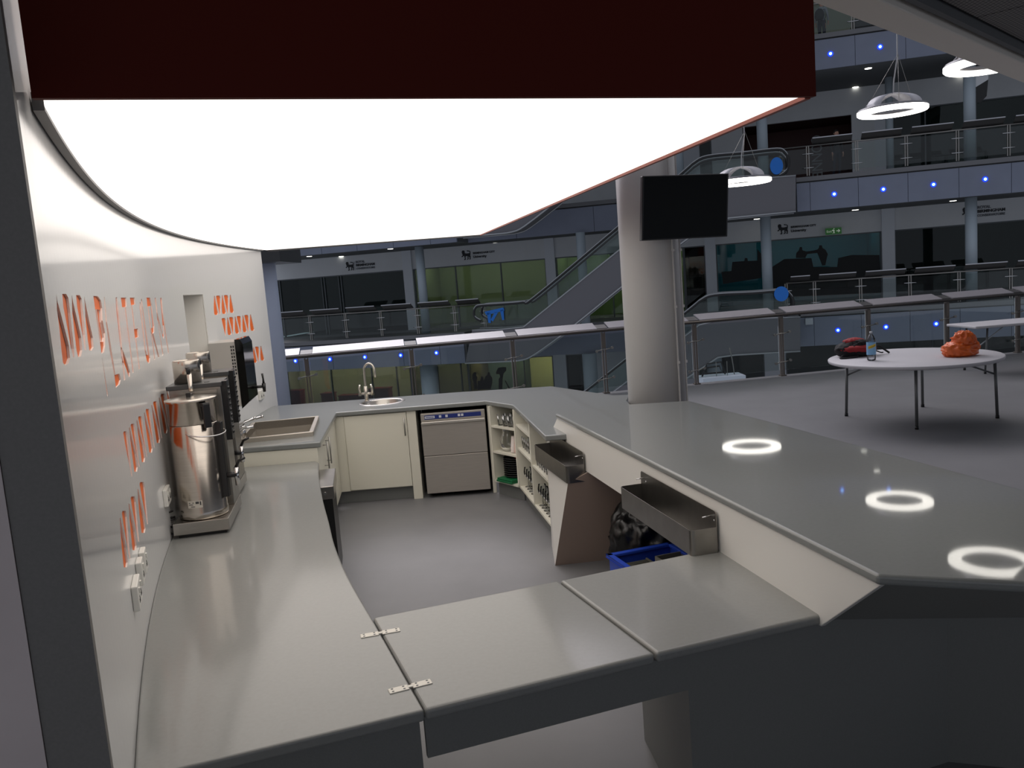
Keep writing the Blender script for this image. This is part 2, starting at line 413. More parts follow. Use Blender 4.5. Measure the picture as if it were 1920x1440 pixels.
# ================================================================== LOW COUNTER
ZL = 0.735; TH = 0.038
s1f = at(795, 1331, ZL).xy; s1b = at(697, 1158, ZL).xy; s2f = at(1230, 1225, ZL).xy; s2b = at(1048, 1088, ZL).xy
lr = at(1553, 1150, ZL).xy; lrb = at(1353, 1025, ZL).xy
fd = (lr - s1f).normalized()
wcl = [p for p in offs(WC, 0.0008) if 2.0 < p.y < 6.2]
lfc = s1f - fd * ((s1f.x + 1.08) / fd.x)
inner = interp([at(597.7, 864, ZL).xy, at(597.7, 892, ZL).xy, at(605, 935, ZL).xy, at(616.7, 979, ZL).xy, at(627, 1020, ZL).xy, at(650, 1075, ZL).xy, s1b], 5)
lowpoly = [s1f, lfc] + wcl + [Vector((-2.245, 6.215))] + [inner[0] + Vector((-.02, 0))] + inner[1:]
lc = thing('curved_worktop_counter', 'low curved grey worktop counter running along the white graphic wall', 'counter', (-1.4, 3.5, 0))
shift(MB().prism(lowpoly, ZL - TH, ZL), lc).build('worktop', STONEL, lc, bevel=.012, bseg=4)
# body below: front panel, inner faces
nf = Vector((fd.y, -fd.x))        # towards the customer side
if nf.y > 0: nf = -nf
body = [s1f - nf * .03 - fd * .012, lfc - nf * .03 + fd * .02] + [p for p in offs(WC, 0.02) if 2.25 < p.y < 6.15] + [Vector((-2.22, 6.18))] + [p + Vector((-.09, .0)) for p in inner[1:-1]] + [s1b + Vector((-.05, 0))]
shift(MB().prism(body, 0.0, ZL - TH - .001), lc).build('base_cabinet', DARKPANEL, lc)
# flap
seam = (s1b - s1f).normalized()
cf = thing('counter_flap', 'grey lift-up counter flap with two pale hinges, over the staff entrance', 'counter flap', (0, 2.8, 0))
gp = .004
shift(MB().prism([s1f + fd * gp, s2f - fd * gp, s2b - fd * gp, s1b + fd * gp], ZL - TH, ZL), cf).build('worktop', STONEL, cf, bevel=.012, bseg=4)
pf = s1f - nf * .03; pe = s2f - nf * .03
shift(MB().prism([pf + fd * gp, pe + fd * .0, pe - nf * .02, pf + fd * gp - nf * .02], ZL - TH - .135, ZL - TH), cf).build('front_panel', DARKPANEL, cf)
HING = mat('pale_hinge_metal', (222, 218, 208), .45, .15)
for i, (a, b) in enumerate([((676, 1194), (750, 1181)), ((729, 1298), (809, 1278))]):
    p = at(a[0], a[1], ZL).xy; q = at(b[0], b[1], ZL).xy; dd = (q - p).normalized(); w_ = .033; nn_ = Vector((-dd.y, dd.x)); L_ = (q - p).length
    if nn_.y < 0: nn_ = -nn_
    mid = (p + q) / 2; h = MB(); hw = .017
    a_ = math.atan2(dd.y, dd.x)
    M_ = Matrix.Translation((mid.x, mid.y, ZL)) @ Matrix.Rotation(a_, 4, 'Z')
    h.box(-L_ / 2, -.006, -hw, hw, -.001, .0035, M_).box(.006, L_ / 2, -hw, hw, -.001, .0035, M_).box(-.01, .01, -hw * .45, hw * .45, -.001, .0045, M_)
    ho = shift(h, cf).build('hinge', HING, cf, bevel=.003)
    for sx in (-1, 1):
        for u in (.30, .82):
            for v in (-.5, .5):
                shift(MB().cyl((sx * L_ / 2 * u, v * hw, .0032), .0042, .0006, 10, M=M_), cf).build('screw', DGREY, ho)
# right low piece
rc = thing('side_worktop_counter', 'small low grey worktop to the right of the flap, against the white apron', 'counter', (.7, 3, 0))
shift(MB().prism([s2f + fd * gp, lr, lrb, s2b + fd * gp], ZL - TH, ZL), rc).build('worktop', STONEL, rc, bevel=.012, bseg=4)
shift(MB().prism([s2f + fd * .13 - nf * .03, lr - nf * .03, lrb - fd * .02 + nf * .1, s2b + fd * .3 + nf * .1], 0, ZL - TH - .001), rc).build('base_cabinet', DARKPANEL, rc)
shift(MB().prism([s2f - nf * .03, s2f + fd * .13 - nf * .03, s2f + fd * .13 - nf * .05, s2f - nf * .05], ZL - TH - .135, ZL - TH), rc).build('front_panel', DARKPANEL, rc)

# ================================================================== BAR COUNTER
ZB = 1.0; TB = .035
T1 = at(1041, 775, ZB).xy; T2 = at(1645, 1078, ZB).xy; bd = (T2 - T1).normalized(); bn = Vector((bd.y, -bd.x))
if bn.x > 0: bn = -bn             # towards staff side
T3 = T2 + (at(1920, 1092, ZB).xy - T2) * 3.35
o1 = at(1500, 805, ZB).xy; o2 = at(1920, 918, ZB).xy; od = (o2 - o1).normalized()
Tr = at(1291.6, 751, ZB).xy + Vector((.0, .0)); Tl = at(1179, 758, ZB).xy
# near right corner: where outer line meets front line
def isect(p, d, q, e):
    den = d.x * e.y - d.y * e.x; t = ((q.x - p.x) * e.y - (q.y - p.y) * e.x) / den; return p + d * t
T3 = isect(o1, od, T2, (T3 - T2).normalized())
bar = thing('bar_counter', 'tall grey bar counter with white inner apron and dark slanted outer body', 'bar counter', (1.2, 4.3, 0))
barpoly = [T1, T2, T3, o1, Tr, Tl]
shift(MB().prism(barpoly, ZB - TB, ZB), bar).build('bar_top', STONE, bar, bevel=.012, bseg=4)
# apron: vertical parallelogram with slanted ends
ae = Vector((*(T1 + bn * -.012), ZB - TB)); ne = Vector((*(T2 + bn * -.012), ZB - TB))
zb_ = .70; fa = -bd * .38; fz = ne.xy - bd * .335
ap = [ae, ne, Vector((fz.x, fz.y, ZL - TH)), Vector((*(ae.xy + fa), zb_))]
ap[2].z = ZL - .04; shift(MB().extr(ap, (-bn.x * .02, -bn.y * .02, 0)), bar).build('apron', WHITE, bar, bevel=.003)
# outer body
P1 = lr.copy(); P1 -= nf * .031
cr = None
rr = ray(1777, 1300); cr = isect(Vector((0, 0)), Vector((rr.x, rr.y)), P1, fd)
outd = -od
bm = at(1950, 1446, 0).xy; bb = bm + outd * 2.4
hb = MB()
top = [Vector((*(T2 - bn * .035 - bd * .015), ZB - TB)), Vector((*(T3 + Vector((-.03, .03))), ZB - TB)), Vector((*(Tr + Vector((-.03, -.03))), ZB - TB)), Vector((*(T1 - bn * .035 + bd * .02), ZB - TB))]
mid = [Vector((P1.x + .002, P1.y, .70)), Vector((bm.x, bm.y, .70)), Vector((bb.x, bb.y + .05, .70)), Vector((*(T1 - bn * .035 - bd * .30), .70))]
# slanted skirt, four faces
th = Vector((0, 0, -.0))
sk = MB()
crv = Vector((cr.x, cr.y, .70))
for L_ in ([top[0], top[1], crv, mid[0]], [top[1], mid[1], crv], [top[1], top[2], mid[2], mid[1]]):
    nrmv = (L_[1] - L_[0]).cross(L_[-1] - L_[0]).normalized() * .012
    sk.extr(L_, nrmv)
shift(sk, bar).build('slanted_skirt', DARKPANEL, bar)
bod = MB().wall((P1.x, P1.y), cr, .02, 0, .70).wall(cr, bm, .02, 0, .70).wall(bm, bb, .02, 0, .70)
shift(bod, bar).build('outer_panel', DARKPANEL, bar)
# recess end (white corner panel and its shadow side, shade painted as brown)
RECB = mat('shaded_recess_brown', (158, 140, 128), .5)
pA = Vector((.204, 6.05, 0)); pB = Vector((.202, 5.62, 0)); pC = Vector((.316, 5.384, .634)); pD = Vector((.215, 6.02, .628))
shift(MB().extr([pA, pB, pC, pD], (.02, .005, 0)), bar).build('angled_end_panel', WHITE, bar)
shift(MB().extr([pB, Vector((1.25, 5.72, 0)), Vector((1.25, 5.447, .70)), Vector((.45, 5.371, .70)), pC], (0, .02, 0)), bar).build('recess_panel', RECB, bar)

# speed rails on the apron
def tray(s0, s1, ztop, zfloor, zplate, label):
    t = thing('bottle_trough', label, 'bottle trough', (0, 0, 0), 0, 'steel bottle troughs on the apron')
    o3 = lambda s, off, z: Vector((*(T1 + bd * s + bn * off), z))
    base = o3((s0 + s1) / 2, 0, zfloor); t.location = base
    dep = .125; k = .002; r = .02
    # open box with rounded front corners
    outl = []
    for (cx_, cy_, a0) in ((s0 + r, dep - r, PI), (s1 - r, dep - r, PI / 2)):
        for i in range(6):
            a = a0 - i * PI / 2 / 5
            outl.append((cx_ + r * math.cos(a), cy_ + r * math.sin(a)))
    outl = [(s0, .003)] + outl + [(s1, .003)]
    mb = MB(); n = len(outl)
    inn = []
    cxm = (s0 + s1) / 2
    for (u, v) in outl: inn.append((u + (k if u < cxm else -k), v - k if v > .01 else v))
    vs = [o3(u, v, z) for z in (zfloor, ztop) for u, v in outl] + [o3(u, v, z) for z in (zfloor + k, ztop) for u, v in inn]
    fs = [tuple(range(n)), tuple(range(2 * n, 3 * n))]
    for i in range(n - 1):
        fs += [(i, i + 1, n + i + 1, n + i), (2 * n + i, 2 * n + i + 1, 3 * n + i + 1, 3 * n + i), (n + i, n + i + 1, 3 * n + i + 1, 3 * n + i)]
    mb.add(vs, fs); shift(mb, t).build('trough', STEELD, t)
    b = MB().extr([o3(s0, .001, zfloor), o3(s1, .001, zfloor), o3(s1, .001, zplate - .01), o3(s1 - .015, .001, zplate), o3(s0 + .012, .001, zplate), o3(s0, .001, zplate - .01)], (bn.x * .003, bn.y * .003, 0))
    shift(b, t).build('back_plate', STEELD, t)
    for s in (s0 + .04, s1 - .05):
        shift(MB().tube([o3(s, .0, zplate - .03), o3(s, .045, zplate - .034)], .003, 6), t).build('bolt', CHROME, t)
        shift(MB().tube([o3(s + .03, .0, zplate - .045), o3(s + .03, .006, zplate - .045)], .005, 8), t).build('screw', CHROME, t)
    return t
tray(-.20, .62, .75, .635, .83, 'far steel bottle trough on the white apron, near the glass shelves')
tray(1.63, 2.50, .85, .735, .92, 'near steel bottle trough on the white apron, above the bin bag')

# ================================================================== BACK COUNTER
ZK = 0.88
bkpoly = [at(600.6, 829, ZK).xy, at(631, 773.5, ZK).xy, at(768, 763, ZK).xy, at(911, 751.7, ZK).xy, at(961, 759, ZK).xy, Vector((.205, 5.80)), Vector((.40, 5.80)), Vector((.96, 6.22)), Vector((.965, 6.8)), Vector((.965, 7.1)), at(1035, 724, ZK).xy, at(860, 735, ZK).xy, Vector((-2.43, 8.50))]
bkpoly.insert(10, Vector((1.04, 7.42)))
bkpoly.insert(11, at(1150, 741, ZK).xy)
wk = [p for p in offs(WC, 0.0008) if 6.25 < p.y < 8.45][::-1]
bkpoly += wk + [Vector((-2.24, 6.225))]
bk = thing('back_worktop', 'grey worktop along the back with the round and rectangular sinks', 'worktop', (-.8, 7.8, ZK))
wt = shift(MB().prism(bkpoly, ZK - .04, ZK), bk).build('worktop', STONE, bk)
RSC = at(717, 753.6, ZK).xy; RSR = .205
RQ = [at(456, 800, ZK).xy, at(581.7, 784, ZK).xy, at(576, 812, ZK).xy, at(459, 832, ZK).xy]
RXC = Vector((-1.97, 6.90)); tdir = Vector((-.16, .987))
hx = MB().cyl((*(RSC - bk.location.xy), -.2), RSR, .4, 48)
Mx = Matrix.Translation((RXC.x - bk.location.x, RXC.y - bk.location.y, 0)) @ Matrix.Rotation(math.atan2(tdir.y, tdir.x) - PI / 2, 4, 'Z')
hx.box(-.235, .305, -.42, .38, -.2, .2, Mx)
ht = hx.build('cutter', STONE); ht.location = bk.location; bpy.context.view_layer.update()
boolean(wt, ht); bpy.data.objects.remove(ht)
bv = wt.modifiers.new('bevel', 'BEVEL'); bv.width = .009; bv.segments = 3; bv.limit_method = 'ANGLE'; bv.angle_limit = math.radians(40)
# round sink
rs = thing('round_sink', 'round stainless steel hand basin set in the back worktop', 'sink', (*RSC, ZK))
MB().lathe([(RSR + .018, .001), (RSR + .012, .005), (RSR - .012, .002), (RSR - .02, -.01), (RSR - .035, -.12), (RSR - .09, -.15), (.03, -.155), (0.001, -.155)], seg=48).build('bowl', STEEL, rs)
MB().cyl((0, 0, -.155), .035, .006, 24).build('drain', CHROME, rs)
MB().cyl((0, 0, 0), .017, .008, 20, M=Matrix.Translation((.03, .178, -.05)) @ Matrix.Rotation(PI / 2, 4, 'X')).build('overflow', CHROME, rs)
# rectangular sink
Mq = math.atan2(tdir.y, tdir.x) - PI / 2
qs = thing('rectangular_sink', 'deep rectangular stainless steel sink beside the hot drink machines', 'sink', (*RXC, ZK), Mq)
mb = MB(); x0, x1, y0, y1 = -.25, .32, -.44, .40; h = .036
mb.box(x0, x1, y0, y0 + .03, -.03, h).box(x0, x1, y1 - .03, y1, -.03, h).box(x0, x0 + .03, y0 + .03, y1 - .03, -.03, h).box(x1 - .03, x1, y0 + .03, y1 - .03, -.03, h)
mb.build('rim', mat('sink_steel', (196, 188, 176), .32, .75), qs, bevel=.004)
mb = MB(); i0, i1, j0, j1 = x0 + .028, x1 - .028, y0 + .028, y1 - .028
mb.box(i0, i0 + .002, j0, j1, -.25, h - .002).box(i1 - .002, i1, j0, j1, -.25, h - .002).box(i0, i1, j0, j0 + .002, -.25, h - .002).box(i0, i1, j1 - .002, j1, -.25, h - .002).box(i0, i1, j0, j1, -.25, -.245)
mb.build('basin', mat('basin_steel', (182, 176, 166), .35, .6), qs)
MB().cyl((0.03, 0, -.245), .04, .005, 24).build('drain', CHROME, qs)
# chrome mixer lever tap behind the urns over the rectangular sink
tp = at(688, 752, ZK)
tap = thing('swan_neck_tap', 'tall brushed steel swan-neck tap with two levers behind the round basin', 'tap', tp)
TAPM = mat('satin_tap_metal', (190, 184, 174), .25, .9)
hh = .38
pts = [(0, 0, .0), (0, 0, .20), (0, 0, .27)]
for i in range(1, 9):
    a = PI - i * PI / 8 * 1.0; pts.append((.055 + .055 * math.cos(a), -.035 * (i / 8), .30 + .075 * math.sin(a)))
pts.append((.112, -.04, .235))
MB().tube(pts, .0115, 12).build('spout', TAPM, tap)
MB().cyl((0, 0, 0), .026, .012, 20).cyl((0, 0, .01), .019, .14, 20).build('body', TAPM, tap)
MB().tube([(-.065, 0, .075), (.065, 0, .075)], .012, 12).build('valve_bar', TAPM, tap)
for sx in (-1, 1):
    MB().tube([(sx * .062, 0, .055), (sx * .062, 0, .13), (sx * .055, -.01, .165)], [.016, .012, .008], 10).build('lever', TAPM, tap)

# cabinets under the back counter
FY = lambda x: 0
bl = at(631, 773.5, ZK).xy; br = at(911, 751.7, ZK).xy; bx = (br - bl).normalized(); by = Vector((-bx.y, bx.x))
def bp(u, v): return bl + bx * u + by * v
def bpx(px, z=.5):    # u of a pixel column on the cabinet face plane
    q = onp(px, 850, bp(0, .02), bp(1, .02)); return (q.xy - bl).dot(bx)
HANDLE = mat('satin_bar_handle', (170, 168, 162), .3, .9)
def bar_handle(parent, p, vert, L, nrm):
    mb = MB(); n = Vector((*nrm, 0)).normalized()
    a = Vector(p); up = Vector((0, 0, 1)) * L / 2
    mb.tube([a + n * .032 - up, a + n * .032 + up], .006, 8)
    for k in (-.75, .75): mb.tube([a + up * k, a + up * k + n * .032], .004, 6)
    return shift(mb, parent).build('handle', HANDLE, parent)
def relbox(parent, u0, u1, v0, v1, z0, z1, name, m, bevel=0.002):
    mb = MB().prism([bp(u0, v0), bp(u1, v0), bp(u1, v1), bp(u0, v1)], z0, z1)
    return shift(mb, parent).build(name, m, parent, bevel=bevel)
cb = thing('base_cabinet', 'cream base cabinet with one door, left of the dishwasher', 'cabinet', (*bp(.35, .3), 0))
uD0, uD1 = bpx(651), bpx(768); uE = bpx(786)
relbox(cb, -.10, uD0 - .003, .03, .05, .12, .835, 'filler_panel', CREAM)
relbox(cb, uD0, uD1, .02, .04, .13, .832, 'door', CREAM)
relbox(cb, uD1 + .004, uE, .02, .58, .0, .838, 'side_panel', CREAM)
relbox(cb, .02, uD1, .045, .58, .12, .835, 'carcass', CREAM)
relbox(cb, -.12, uD1 + .01, .08, .10, .0, .12, 'kickboard', KICK)
q = onp(759, 797, bp(0, .02), bp(1, .02)); bar_handle(cb, (q.x, q.y, .70), True, .17, -by)
# dishwasher
u0, u1 = bpx(795), bpx(915)
dw = thing('dishwasher', 'stainless steel undercounter dishwasher with a blue control strip', 'dishwasher', (*bp((u0 + u1) / 2, .3), 0))
relbox(dw, u0 + .005, u1 - .005, .06, .58, .03, .80, 'body', BLACK)
relbox(dw, u0, u1, .0, .055, .045, .40, 'lower_panel', STEELB, .004)
relbox(dw, u0, u1, -.005, .05, .405, .70, 'door', STEELB, .004)
relbox(dw, u0, u1, -.02, .05, .70, .728, 'door_handle', mat('pale_steel_lip', (205, 200, 192), .35, .7), .006)
cp = relbox(dw, u0, u1, .0, .055, .73, .805, 'control_panel', STEELB, .004)
BLUEP = mat('blue_control_strip', (32, 48, 120), .4)
def child_relbox(par, u0, u1, v0, v1, z0, z1, name, m):
    mb = MB().prism([bp(u0, v0), bp(u1, v0), bp(u1, v1), bp(u0, v1)], z0, z1)
    mb.v = [tuple(Vector(v) - dw.location) for v in mb.v]
    return mb.build(name, m, par)
child_relbox(cp, u0 + .035, u1 - .035, -.002, .002, .748, .787, 'blue_strip', BLUEP)
LABW = mat('white_label', (214, 216, 222), .5)
child_relbox(cp, u0 + .04, u0 + .13, -.004, .0, .757, .779, 'name_label', LABW)
lt = MB()
for k in range(7):
    lt.prism([bp(u0 + .05 + k * .0105, -.0055), bp(u0 + .0575 + k * .0105, -.0055), bp(u0 + .0575 + k * .0105, -.003), bp(u0 + .05 + k * .0105, -.003)], .764, .773)
lt.v = [tuple(Vector(v) - dw.location) for v in lt.v]; lt.build('name_letters', BLUEP, cp)
for k in (.17, .23, .345, .375):
    child_relbox(cp, u0 + k, u0 + k + .022, -.004, .0, .758, .780, 'button', LABW)
for k in (u0 + .05, u1 - .05):
    p = bp(k, .12); shift(MB().cyl((p.x, p.y, 0), .02, .035, 12), dw).build('foot', BLACK, dw)
df = thing('filler_post', 'narrow cream panel between the dishwasher and the corner shelves', 'panel', (*bp(u1 + .03, .3), 0))
uF = bpx(926)
relbox(df, u1 + .022, uF, .02, .56, .0, .838, 'panel', CREAM)
relbox(df, uE + .001, u0 - .02, .3, .31, .0, .838, 'gap_back', BLACK); relbox(df, uE, uF, .58, .60, 0, .838, 'rear_panel', BLACK)

# shelf units
def shelf_unit(name, label, p, q, dep, zs, zb, ztop, bays=1, kick=True, endtop=None):
    p = Vector(p); q = Vector(q); d = (q - p).normalized(); n = Vector((-d.y, d.x))
    if n.y < -.2 or (abs(n.y) < .2 and n.x < 0): n = -n
    c = (p + q) / 2 + n * dep / 2
    t = thing(name, label, 'shelving', (c.x, c.y, 0)); th_ = .018; L = (q - p).length
    def bxx(u0, u1, v0, v1, z0, z1, nm, m, par=None):
        mb = MB().prism([p + d * u0 + n * v0, p + d * u1 + n * v0, p + d * u1 + n * v1, p + d * u0 + n * v1], z0, z1)
        return shift(mb, t).build(nm, m, t)
    bxx(0, th_, 0, dep, zb, ztop, 'side_panel', CREAM); bxx(L - th_, L, 0, dep, zb, endtop or ztop, 'side_panel', CREAM)
    bxx(0, L, dep - .01, dep, zb, ztop, 'back_panel', SHELFIN)
    for b in range(1, bays): bxx(L * b / bays - th_, L * b / bays + th_, 0, dep, zb, ztop, 'divider', CREAM)
    for b in range(bays):
        for z in zs[b]:
            bxx(L * b / bays + th_, L * (b + 1) / bays - th_, .005, dep - .01, z - .018, z, 'shelf', CREAM)
    bxx(0, L, .0, dep, zb - .0, zb + .018, 'bottom_board', CREAM)
    if kick: bxx(.0, L, .05, .07, 0, zb, 'kickboard', KICK)
    return t, p, d, n
fA = Vector((-.235, 7.655)); fB = Vector((.0, 7.345)); fC = Vector((.215, 6.07))
SA = shelf_unit('corner_shelf_unit', 'open corner shelf unit with glasses, jugs and black plates beside the dishwasher', fA, fB + Vector((-.004, .002)), .36, [[.42, .66]], .13, .838)
SB = shelf_unit('glass_shelf_unit', 'long open two-bay shelf unit filled with glasses, under the bar end', fB, fC, .34, [[.50, .71], [.48]], .13, .838, bays=2, endtop=.62)

# left cabinets under the rectangular sink
lp = at(600.6, 829, ZK).xy; lq = bl; ld = (lq - lp).normalized(); ln = Vector((ld.y, -ld.x))   # to the right
if ln.x < 0: ln = -ln
sc_ = thing('sink_cabinet', 'cream sink cabinet with doors and bar handles at the left', 'cabinet', (-1.8, 6.9, 0))
def lbx(u0, u1, v0, v1, z0, z1, nm, m):
    mb = MB().prism([lp + ld * u0 + ln * v0, lp + ld * u1 + ln * v0, lp + ld * u1 + ln * v1, lp + ld * u0 + ln * v1], z0, z1)
    return shift(mb, sc_).build(nm, m, sc_, bevel=.002)
mb = MB().prism([Vector((-2.23, 6.235)), lp + Vector((-.03, .01)), lp + Vector((-.03, .03)), Vector((-2.23, 6.26))], 0.0, ZK - .042)
shift(mb, sc_).build('side_panel', CREAM, sc_)
for a, b in ((.035, .48), (.485, .95), (.955, 1.50)):
    lbx(a, b, -.05, -.03, .12, .836, 'door', CREAM)
lbx(.03, 1.53, -.08, -.055, .12, .836, 'carcass_front', CREAM); lbx(.03, 1.53, -.12, -.10, 0, .12, 'kickboard', KICK)
for u, z in ((.40, .70), (.60, .70), (.10, .46)):
    p = lp + ld * u + ln * -.03; bar_handle(sc_, (p.x, p.y, z), True, .22, ln)

# steel drip box and black unit under the low counter
sb = thing('steel_knock_box', 'small stainless steel box on a black unit under the left counter edge', 'box', (-1.385, 5.90, 0), .17)
MB().box(-.09, .07, -.30, .28, .592, .682).build('steel_top', STEEL, sb, bevel=.004)
MB().cyl((0, 0, 0), .010, .01, 10, M=Matrix.Translation((.01, -.30, .635)) @ Matrix.Rotation(PI / 2, 4, 'X')).build('knob', CHROME, sb)
MB().box(-.09, .055, -.29, .27, .0, .59).build('black_unit', BLACK, sb)

# ================================================================== HOT DRINK MACHINES
URNS = mat('urn_steel', (190, 182, 172), .2, 1.0, noise=.05, nscale=5, stretch=(1, 1, 30))
LIDM = mat('lid_steel', (205, 198, 188), .25, .95)
def A(cx_, cy_, r, a, z): return (cx_ + r * math.cos(a), cy_ + r * math.sin(a), z)
def make_machine():
    t = thing('coffee_machine', '', 'coffee machine')
    MB().box(-.145, .145, -.28, .28, .02, .085).build('base_tray', STEEL, t, bevel=.003)
    MB().box(-.125, .125, -.255, .26, 0, .02).build('foot_frame', BLACK, t)
    # column behind
    col = MB().box(-.14, .14, .03, .26, .085, .775).build('brewer_column', STEELD, t, bevel=.003)
    MB().box(-.148, .148, .0, .28, .775, .80).build('top_plate', DGREY, t, bevel=.003)
    MB().cyl((.06, .08, .80), .016, .002, 16).build('top_plug', BLACK, t)
    MB().box(-.10, .12, .022, .03, .60, .76).build('front_plate', STEELD, col)
    st = MB().box(.140, .172, .04, .12, .46, .80)
    for k in range(9): st.ball((.172, .08, .50 + k * .032), .011, 8)
    st.build('control_strip', BLACK, t)
    # filter pan on the top plate
    MB().lathe([(.0, .801), (.075, .801), (.075, .925), (.071, .932), (.067, .925), (.065, .915), (.0, .915)], (-.05, .14, 0)).build('filter_pan', URNS, t)
    sp = MB().tube([(-.03, .075, .85), (-.02, .035, .855), (-.015, -.0, .845), (-.01, -.03, .80), (-.008, -.04, .765)], [.016, .015, .014, .012, .012], 12).build('swing_spout', LIDM, t)
    MB().tube([(-.02, .02, .85), (-.022, .01, .90)], [.011, .013], 8).build('spout_knob', BLACK, sp)
    # urn
    ux, uy, r = 0, -.135, .127
    un = MB().lathe([(.0, .087), (r, .087), (r + .003, .092), (r + .003, .125), (r, .13), (r, .60), (r - .003, .603)], (ux, uy, 0), 48).build('urn_body', URNS, t)
    MB().lathe([(r - .006, .603), (r - .001, .607), (r - .001, .725), (r + .007, .728), (r + .007, .735), (r - .004, .738)], (ux, uy, 0), 48).build('filter_basket', URNS, t)
    ld_ = MB().lathe([(r + .009, .735), (r + .009, .741), (r - .01, .744), (.06, .752), (.0, .754)], (ux, uy, 0), 48).build('lid', LIDM, t)
    MB().box(-.012, .012, -.05, .03, 0, .012, Matrix.Translation((ux, uy, .752))).box(-.012, .012, -.055, -.04, -.002, .022, Matrix.Translation((ux, uy, .752))).build('lid_grip', BLACK, ld_)
    a = math.radians(-52); hb_ = MB(); Mh = Matrix.Translation((ux, uy, 0)) @ Matrix.Rotation(a, 4, 'Z')
    hb_.box(r - .004, r + .032, -.02, .02, .70, .72, Mh).box(r + .018, r + .034, -.02, .02, .585, .715, Mh).box(r - .004, r + .006, -.017, .017, .63, .72, Mh)
    hb_.build('basket_handle', BLACK, t, bevel=.004)
    pts = [A(ux, uy, rr_, math.radians(d_), z_) for rr_, d_, z_ in ((.127, -100, .562), (.145, -92, .556), (.168, -70, .545), (.185, -45, .54), (.182, -22, .545), (.160, -6, .555), (.127, -2, .562))]
    pts = [tuple(v) for v in interp(pts, 4)]
    MB().tube(pts, .0035, 8).build('bail_handle', CHROME, t)
    Mg = Matrix.Translation((ux, uy, 0)) @ Matrix.Rotation(math.radians(-14), 4, 'Z')
    MB().box(r - .005, r + .03, -.018, .018, .18, .60, Mg).build('gauge_guard', BLACK, t, bevel=.004)
    tp_ = MB().tube([Mg @ Vector((r + .01, 0, .30)), Mg @ Vector((r + .085, 0, .30))], .016, 12).build('tap_body', BLACK, t)
    MB().tube([Mg @ Vector((r + .08, 0, .34)), Mg @ Vector((r + .08, 0, .24))], .013, 12).build('tap_nozzle', CHROME, tp_)
    MB().tube([Mg @ Vector((r + .08, 0, .34)), Mg @ Vector((r + .10, 0, .375)), Mg @ Vector((r + .135, 0, .39))], [.009, .008, .007], 8).build('tap_lever', BLACK, tp_)
    lb = MB(); n = 8
    vs = [A(ux, uy, r + .0008, math.radians(-118 + k * 36 / n), z) for z in (.155, .195) for k in range(n + 1)]
    lb.add(vs, [(k, k + 1, n + 2 + k, n + 1 + k) for k in range(n)], True)
    lo = lb.build('rating_label', mat('paper_label', (206, 200, 188), .6), un)
    bc = MB()
    for (a0, a1, z0, z1) in ((-98, -90, .178, .19), (-115, -102, .182, .186), (-115, -104, .172, .176), (-88, -85, .17, .19), (-110, -100, .161, .165)):
        bc.add([A(ux, uy, r + .0014, math.radians(q_), z) for z in (z0, z1) for q_ in (a0, a1)], [(0, 1, 3, 2)])
    bc.build('label_print', DGREY, lo)
    return t
m1 = make_machine(); m1.location = (-1.785, 4.71, ZL); m1.rotation_euler.z = .19
m2 = copy_tree(m1); m2.location = (-1.955, 5.36, ZL); m2.rotation_euler.z = .17
m1['label'] = 'nearest steel coffee urn machine, the one with a white rating label facing out'
m2['label'] = 'second steel coffee urn machine, behind the nearest one and before the wall boiler'
m1['group'] = m2['group'] = 'coffee machines on the curved worktop'

bo = thing('water_boiler', 'wall-mounted hot water boiler with black gloss front and black tap', 'water boiler', (-2.20, 6.72, 1.14), .14)
MB().box(-.14, .06, -.22, .22, .02, .525).build('casing', mat('boiler_grey', (176, 172, 166), .45), bo, bevel=.004)
MB().add([(.06, -.225, .0), (.12, -.225, .05), (.12, -.225, .5), (.10, -.225, .54), (.06, -.225, .54), (.06, .225, .0), (.12, .225, .05), (.12, .225, .5), (.10, .225, .54), (.06, .225, .54)],
         [(0, 1, 2, 3, 4), (9, 8, 7, 6, 5), (0, 5, 6, 1), (1, 6, 7, 2), (2, 7, 8, 3), (3, 8, 9, 4), (4, 9, 5, 0)]).build('front_panel', BLACKG, bo)
vv = MB()
for k in range(9):
    for j in range(2): vv.box(.025 + j * .016, .035 + j * .016, -.2215, -.219, .27 + k * .026, .286 + k * .026)
v_ = vv.build('vent_grille', BLACK, bo); v_['kind'] = 'stuff'
tb = MB().tube([(.11, .06, .13), (.20, .06, .13)], .012, 10).build('tap_body', BLACK, bo)
MB().tube([(.20, .06, .155), (.20, .06, .085)], [.016, .011], 10).build('tap_nozzle', BLACK, tb)
MB().tube([(.20, .06, .15), (.20, .06, .19), (.197, .06, .235)], [.010, .007, .009], 8).build('tap_lever', BLACK, tb)
st_ = thing('sink_tap', 'chrome lever taps reaching over the rectangular sink from the wall side', 'tap', (-2.14, 6.42, ZK))
MB().cyl((0, 0, 0), .022, .09, 16).tube([(0, 0, .08), (.05, .0, .12), (.13, .0, .125)], .011, 10).build('spout', CHROME, st_)
MB().tube([(0, 0, .10), (.02, 0, .15), (.13, .03, .185)], .009, 8).ball((.135, .031, .186), .013, 10).build('lever', CHROME, st_)
MB().cyl((0, .14, 0), .02, .12, 16).tube([(0, .14, .12), (.02, .14, .15), (.15, .16, .175)], .009, 8).ball((.155, .16, .176), .013, 10).build('second_lever', CHROME, st_)

